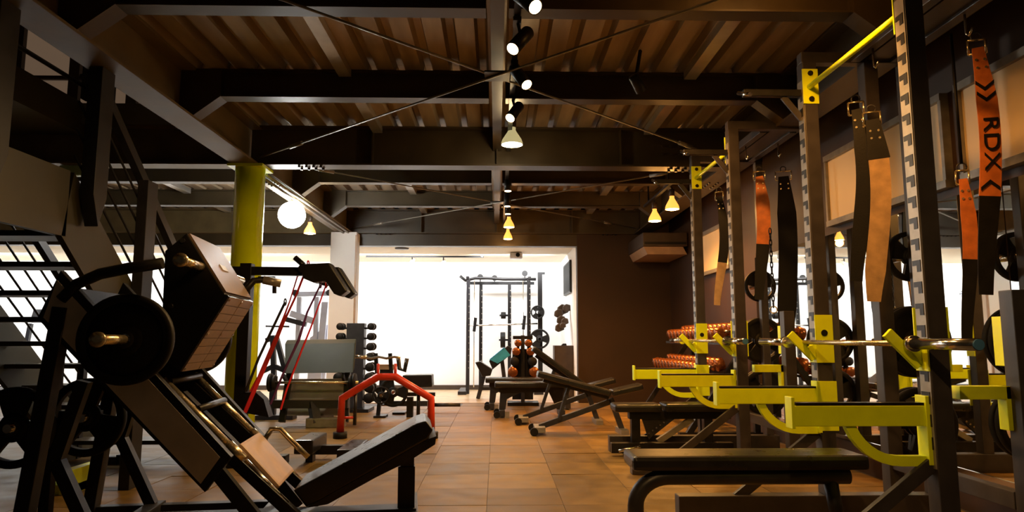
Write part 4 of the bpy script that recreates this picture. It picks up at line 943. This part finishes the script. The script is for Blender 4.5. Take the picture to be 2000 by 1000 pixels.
# ================================================================== LAMPS
def spot_can(label, lens_px, back_px, d, power=95, dia=.085):
    a = atY(lens_px[0], lens_px[1], d-.06); b = atY(back_px[0], back_px[1], d+.06)
    o = thing('track_spotlight', label, 'spotlight', b, 0, 'cylinder spotlights on the centre track'); t = (a-b).normalized()
    B().lathe([(0, 0), (dia*.42, 0), (dia*.5, .012), (dia*.5, (a-b).length), (dia*.44, (a-b).length), (dia*.42, .03)], b, t, 24).build('can', 'black', o)
    B().lathe([(0, 0), (dia*.43, 0), (dia*.43, .004), (0, .004)], a-t*.006, t, 24).build('lens', 'bulb', o)
    m = (a+b)/2; B().bar(m+Vector((0, 0, .03)), (.12, m.y, ZS-.035), .02, .012, (0, 1, 0)).build('bracket', 'black', o); B().box(.095, .145, m.y-.05, m.y+.05, ZS-.065, ZS-.04).build('adapter', 'black', o)
    s = light('spot_lamp', 'SPOT', a+t*.012, power, WARMW, .04, aim=a+t, angle=1.75, blend=.7); return o
spot_can('front black cylinder spotlight on the centre track cut by the top edge', (1046, 14), (1012, -12), 3.45)
spot_can('second black cylinder spotlight on the centre track pointing left', (1001, 96), (1032, 62), 3.95)
spot_can('third black cylinder spotlight on the centre track pointing right', (1029, 166), (1003, 132), 4.6)
spot_can('fourth black cylinder spotlight on the centre track pointing left', (996, 231), (1015, 206), 5.3)
for k, (px, py, d) in enumerate(((992, 373, 8.2), (991, 403, 9.0), (992, 418, 9.7))):
    a = atY(px, py, d); o = thing('track_spotlight', '%s small spotlight on the track behind the deep beam' % ('nearest', 'middle', 'farthest')[k], 'spotlight', a, 0, 'small spotlights behind the beam')
    B().cyl(a, (a.x, a.y, ZS-.045), .045, n=18).build('can', 'black', o); B().cyl(a+Vector((0, 0, -.004)), a, .04, n=18).build('lens', 'bulb', o)
    light('spot_lamp', 'SPOT', a+Vector((0, 0, -.015)), 45, WARM, .04, aim=a+Vector((0, 0, -1)), angle=1.6)
def par_bulb(label, px, py, d, hang, power, r=.075, m='bulb', colr=WARM, lean=(0, 0), gm='amber', rad=.06):
    a = atY(px, py, d)                      # centre of the lens
    o = thing('reflector_lamp', label, 'lamp', a, 0, 'bare reflector bulbs'); t = Vector((lean[0], lean[1], 1)).normalized()
    B().lathe([(r*.98, 0), (r, .02), (r*.9, .05), (r*.45, .12), (r*.34, .14), (r*.34, .17)], a, t, 24).build('reflector', gm, o)
    B().lathe([(0, -.012), (r*.6, -.008), (r*.98, .002)], a, t, 24).build('lens', m, o)
    B().cyl(a+t*.165, a+t*.25, r*.4, n=16).build('socket', 'dbox', o)
    B().cyl(a+t*.24, (a.x+t.x*.24, a.y+t.y*.24, hang), .008, n=8).build('hanger', 'black', o)
    light('bulb_lamp', 'SPOT', a-t*.03, power, colr, rad, aim=a-t, angle=2.7, blend=.8)
    light('bulb_glow', 'POINT', a-t*.05, power*.06, colr, rad)
    return o
par_bulb('large white reflector bulb hanging at the middle of the ceiling', 1000, 283, 6.2, ZS, 190, .10, 'bulbw', (1, .7, .34), gm='bulbglass' if 'bulbglass' in M else 'amber')
par_bulb('amber reflector bulb nearer of two at the end of the centre track', 994, 444, 10.6, ZS, 130, .085)
par_bulb('amber reflector bulb farthest at the end of the centre track', 992, 467, 11.3, ZS, 60, .075)
par_bulb('amber reflector bulb hanging left of its twin before the dark wall', 1279, 432, 9.0, 2.93, 170, .085)
par_bulb('amber reflector bulb hanging right of its twin before the dark wall', 1313, 409, 8.2, 2.93, 170, .085)
par_bulb('amber reflector bulb beside the glaring floodlight near the column', 605, 456, 10.0, ZM-.01, 60, .085)
# glaring floodlight
a = atY(570, 420, 8.7)
fl_ = thing('floodlight', 'glaring white floodlight under the beam right of the yellow column', 'lamp', a)
t = (Vector((-.6, 5.0, 1.2))-a).normalized()
B().lathe([(0, -.17)]+[(.17*math.sin(k*PI/12), -.17*math.cos(k*PI/12)) for k in range(1, 12)]+[(0, .17)], a, (0, 0, 1), 28).build('globe', 'flood', fl_); B().cyl(a+Vector((0, .0, .15)), a+Vector((0, 0, .19)), .05).build('neck', 'strip', fl_)
B().cyl(a+Vector((0, 0, .16)), (a.x, a.y, ZM-.002), .012).build('bracket', 'black', fl_)
light('flood_lamp', 'POINT', a, 60, (1, .93, .80), .18)
# warm spots added to brighten the racks and the wall, no lamps seen there
for k, (x, y, ax, ay, pw) in enumerate(((1.52, 3.2, 2.3, 4.3, 100), (1.1, 5.0, 2.6, 6.4, 90))):
    a = Vector((x, y, 2.95)); o = thing('track_spotlight', ('added black spotlight above the nearest rack out of the top of the picture', 'added black spotlight on the ceiling between the two racks')[k], 'spotlight', a, 0, 'added spotlights by the racks'); t = (Vector((ax, ay, .9))-a).normalized()
    B().lathe([(0, 0), (.036, 0), (.042, .01), (.042, .14), (.036, .14)], a-t*.14, t, 20).build('can', 'black', o); B().lathe([(0, 0), (.036, 0)], a-t*.004, t, 20).build('lens', 'bulb', o)
    B().bar(a-t*.1, (a.x, a.y, ZD-.005), .02, .02).build('bracket', 'black', o); light('spot_lamp', 'SPOT', a+t*.02, pw, WARM, .04, aim=a+t, angle=1.9, blend=.8)
# track and small spots in the bright room
tr = thing('ceiling_track', 'thin dark lamp track on the bright room ceiling', 'lamp track', (-.9, 13.6, 2.66))
B().box(atY(715, 500, 13.6).x, atY(945, 500, 13.6).x, 13.585, 13.615, 2.68, 2.709).build('rail', 'black', tr)
for k, (px, py) in enumerate(((866, 514), (942, 498), (805, 512))):
    a = atY(px, py, 13.6); o = thing('small_spotlight', '%s small pale spotlight on the bright room track' % ('middle', 'right hand', 'left hand')[k], 'spotlight', a, 0, 'small spotlights in the bright room')
    B().cyl(a+Vector((-.02, -.03, -.02)), a+Vector((.03, .05, .06)), .035, n=14).build('can', 'cream', o); B().cyl((a.x, a.y, 2.68), a, .012, n=8).build('stem', 'black', o)
vn = thing('ceiling_speaker', 'small dark round ceiling speaker in the bright room', 'speaker', atY(788, 482, 12.6)); x = atY(788, 482, 12.6).x
B().lathe([(0, 0), (.12, 0), (.13, .02), (0, .02)], (x, 12.4, 2.688), (0, 0, 1), 20).build('grille', 'dbox', vn)
pj = thing('projector', 'small grey projector hanging from the bright room ceiling', 'projector', atY(1008, 500, 13.0)); c = atY(1008, 499, 13.0)
B().box(c.x-.12, c.x+.12, 12.9, 13.15, c.z-.06, c.z+.05).build('body', 'panelgrey', pj, bevel=.02); B().cyl((c.x, 13.0, c.z+.05), (c.x, 13.0, 2.709), .02).build('stem', 'panelgrey', pj); B().cyl((c.x+.03, 12.9, c.z), (c.x+.03, 12.88, c.z), .04).build('lens', 'screen', pj)

light('added_rib_glow', 'POINT', (1.55, 3.4, 3.1), 7.0, WARM, .03)  # added point light without a fixture, brightens the right deck rib
# unseen spots added by the camera to brighten the yellow column and rack arms
for k, (y, ax, ay, pw, an) in enumerate(((1.3, -2.45, 6.6, 150, .62), (.4, 1.55, 4.2, 110, .85))):
    a = Vector((.12, y, 2.93)); t = (Vector((ax, ay, 1.5 if ax < 0 else .75))-a).normalized(); o = thing('track_spotlight', ('added black spotlight just above the camera pointing left', 'added black spotlight behind the camera pointing right')[k], 'spotlight', a, 0, 'cylinder spotlights on the centre track')
    B().lathe([(0, 0), (.036, 0), (.042, .01), (.042, .16), (.036, .16)], a-t*.16, t, 20).build('can', 'black', o); B().lathe([(0, 0), (.036, 0)], a-t*.004, t, 20).build('lens', 'bulb', o); B().cyl(a-t*.1, (.12, y-.05, ZD), .01).build('stem', 'black', o)
    light('spot_lamp', 'SPOT', a+t*.02, pw, WARMW, .04, aim=a+t, angle=an, blend=.8)
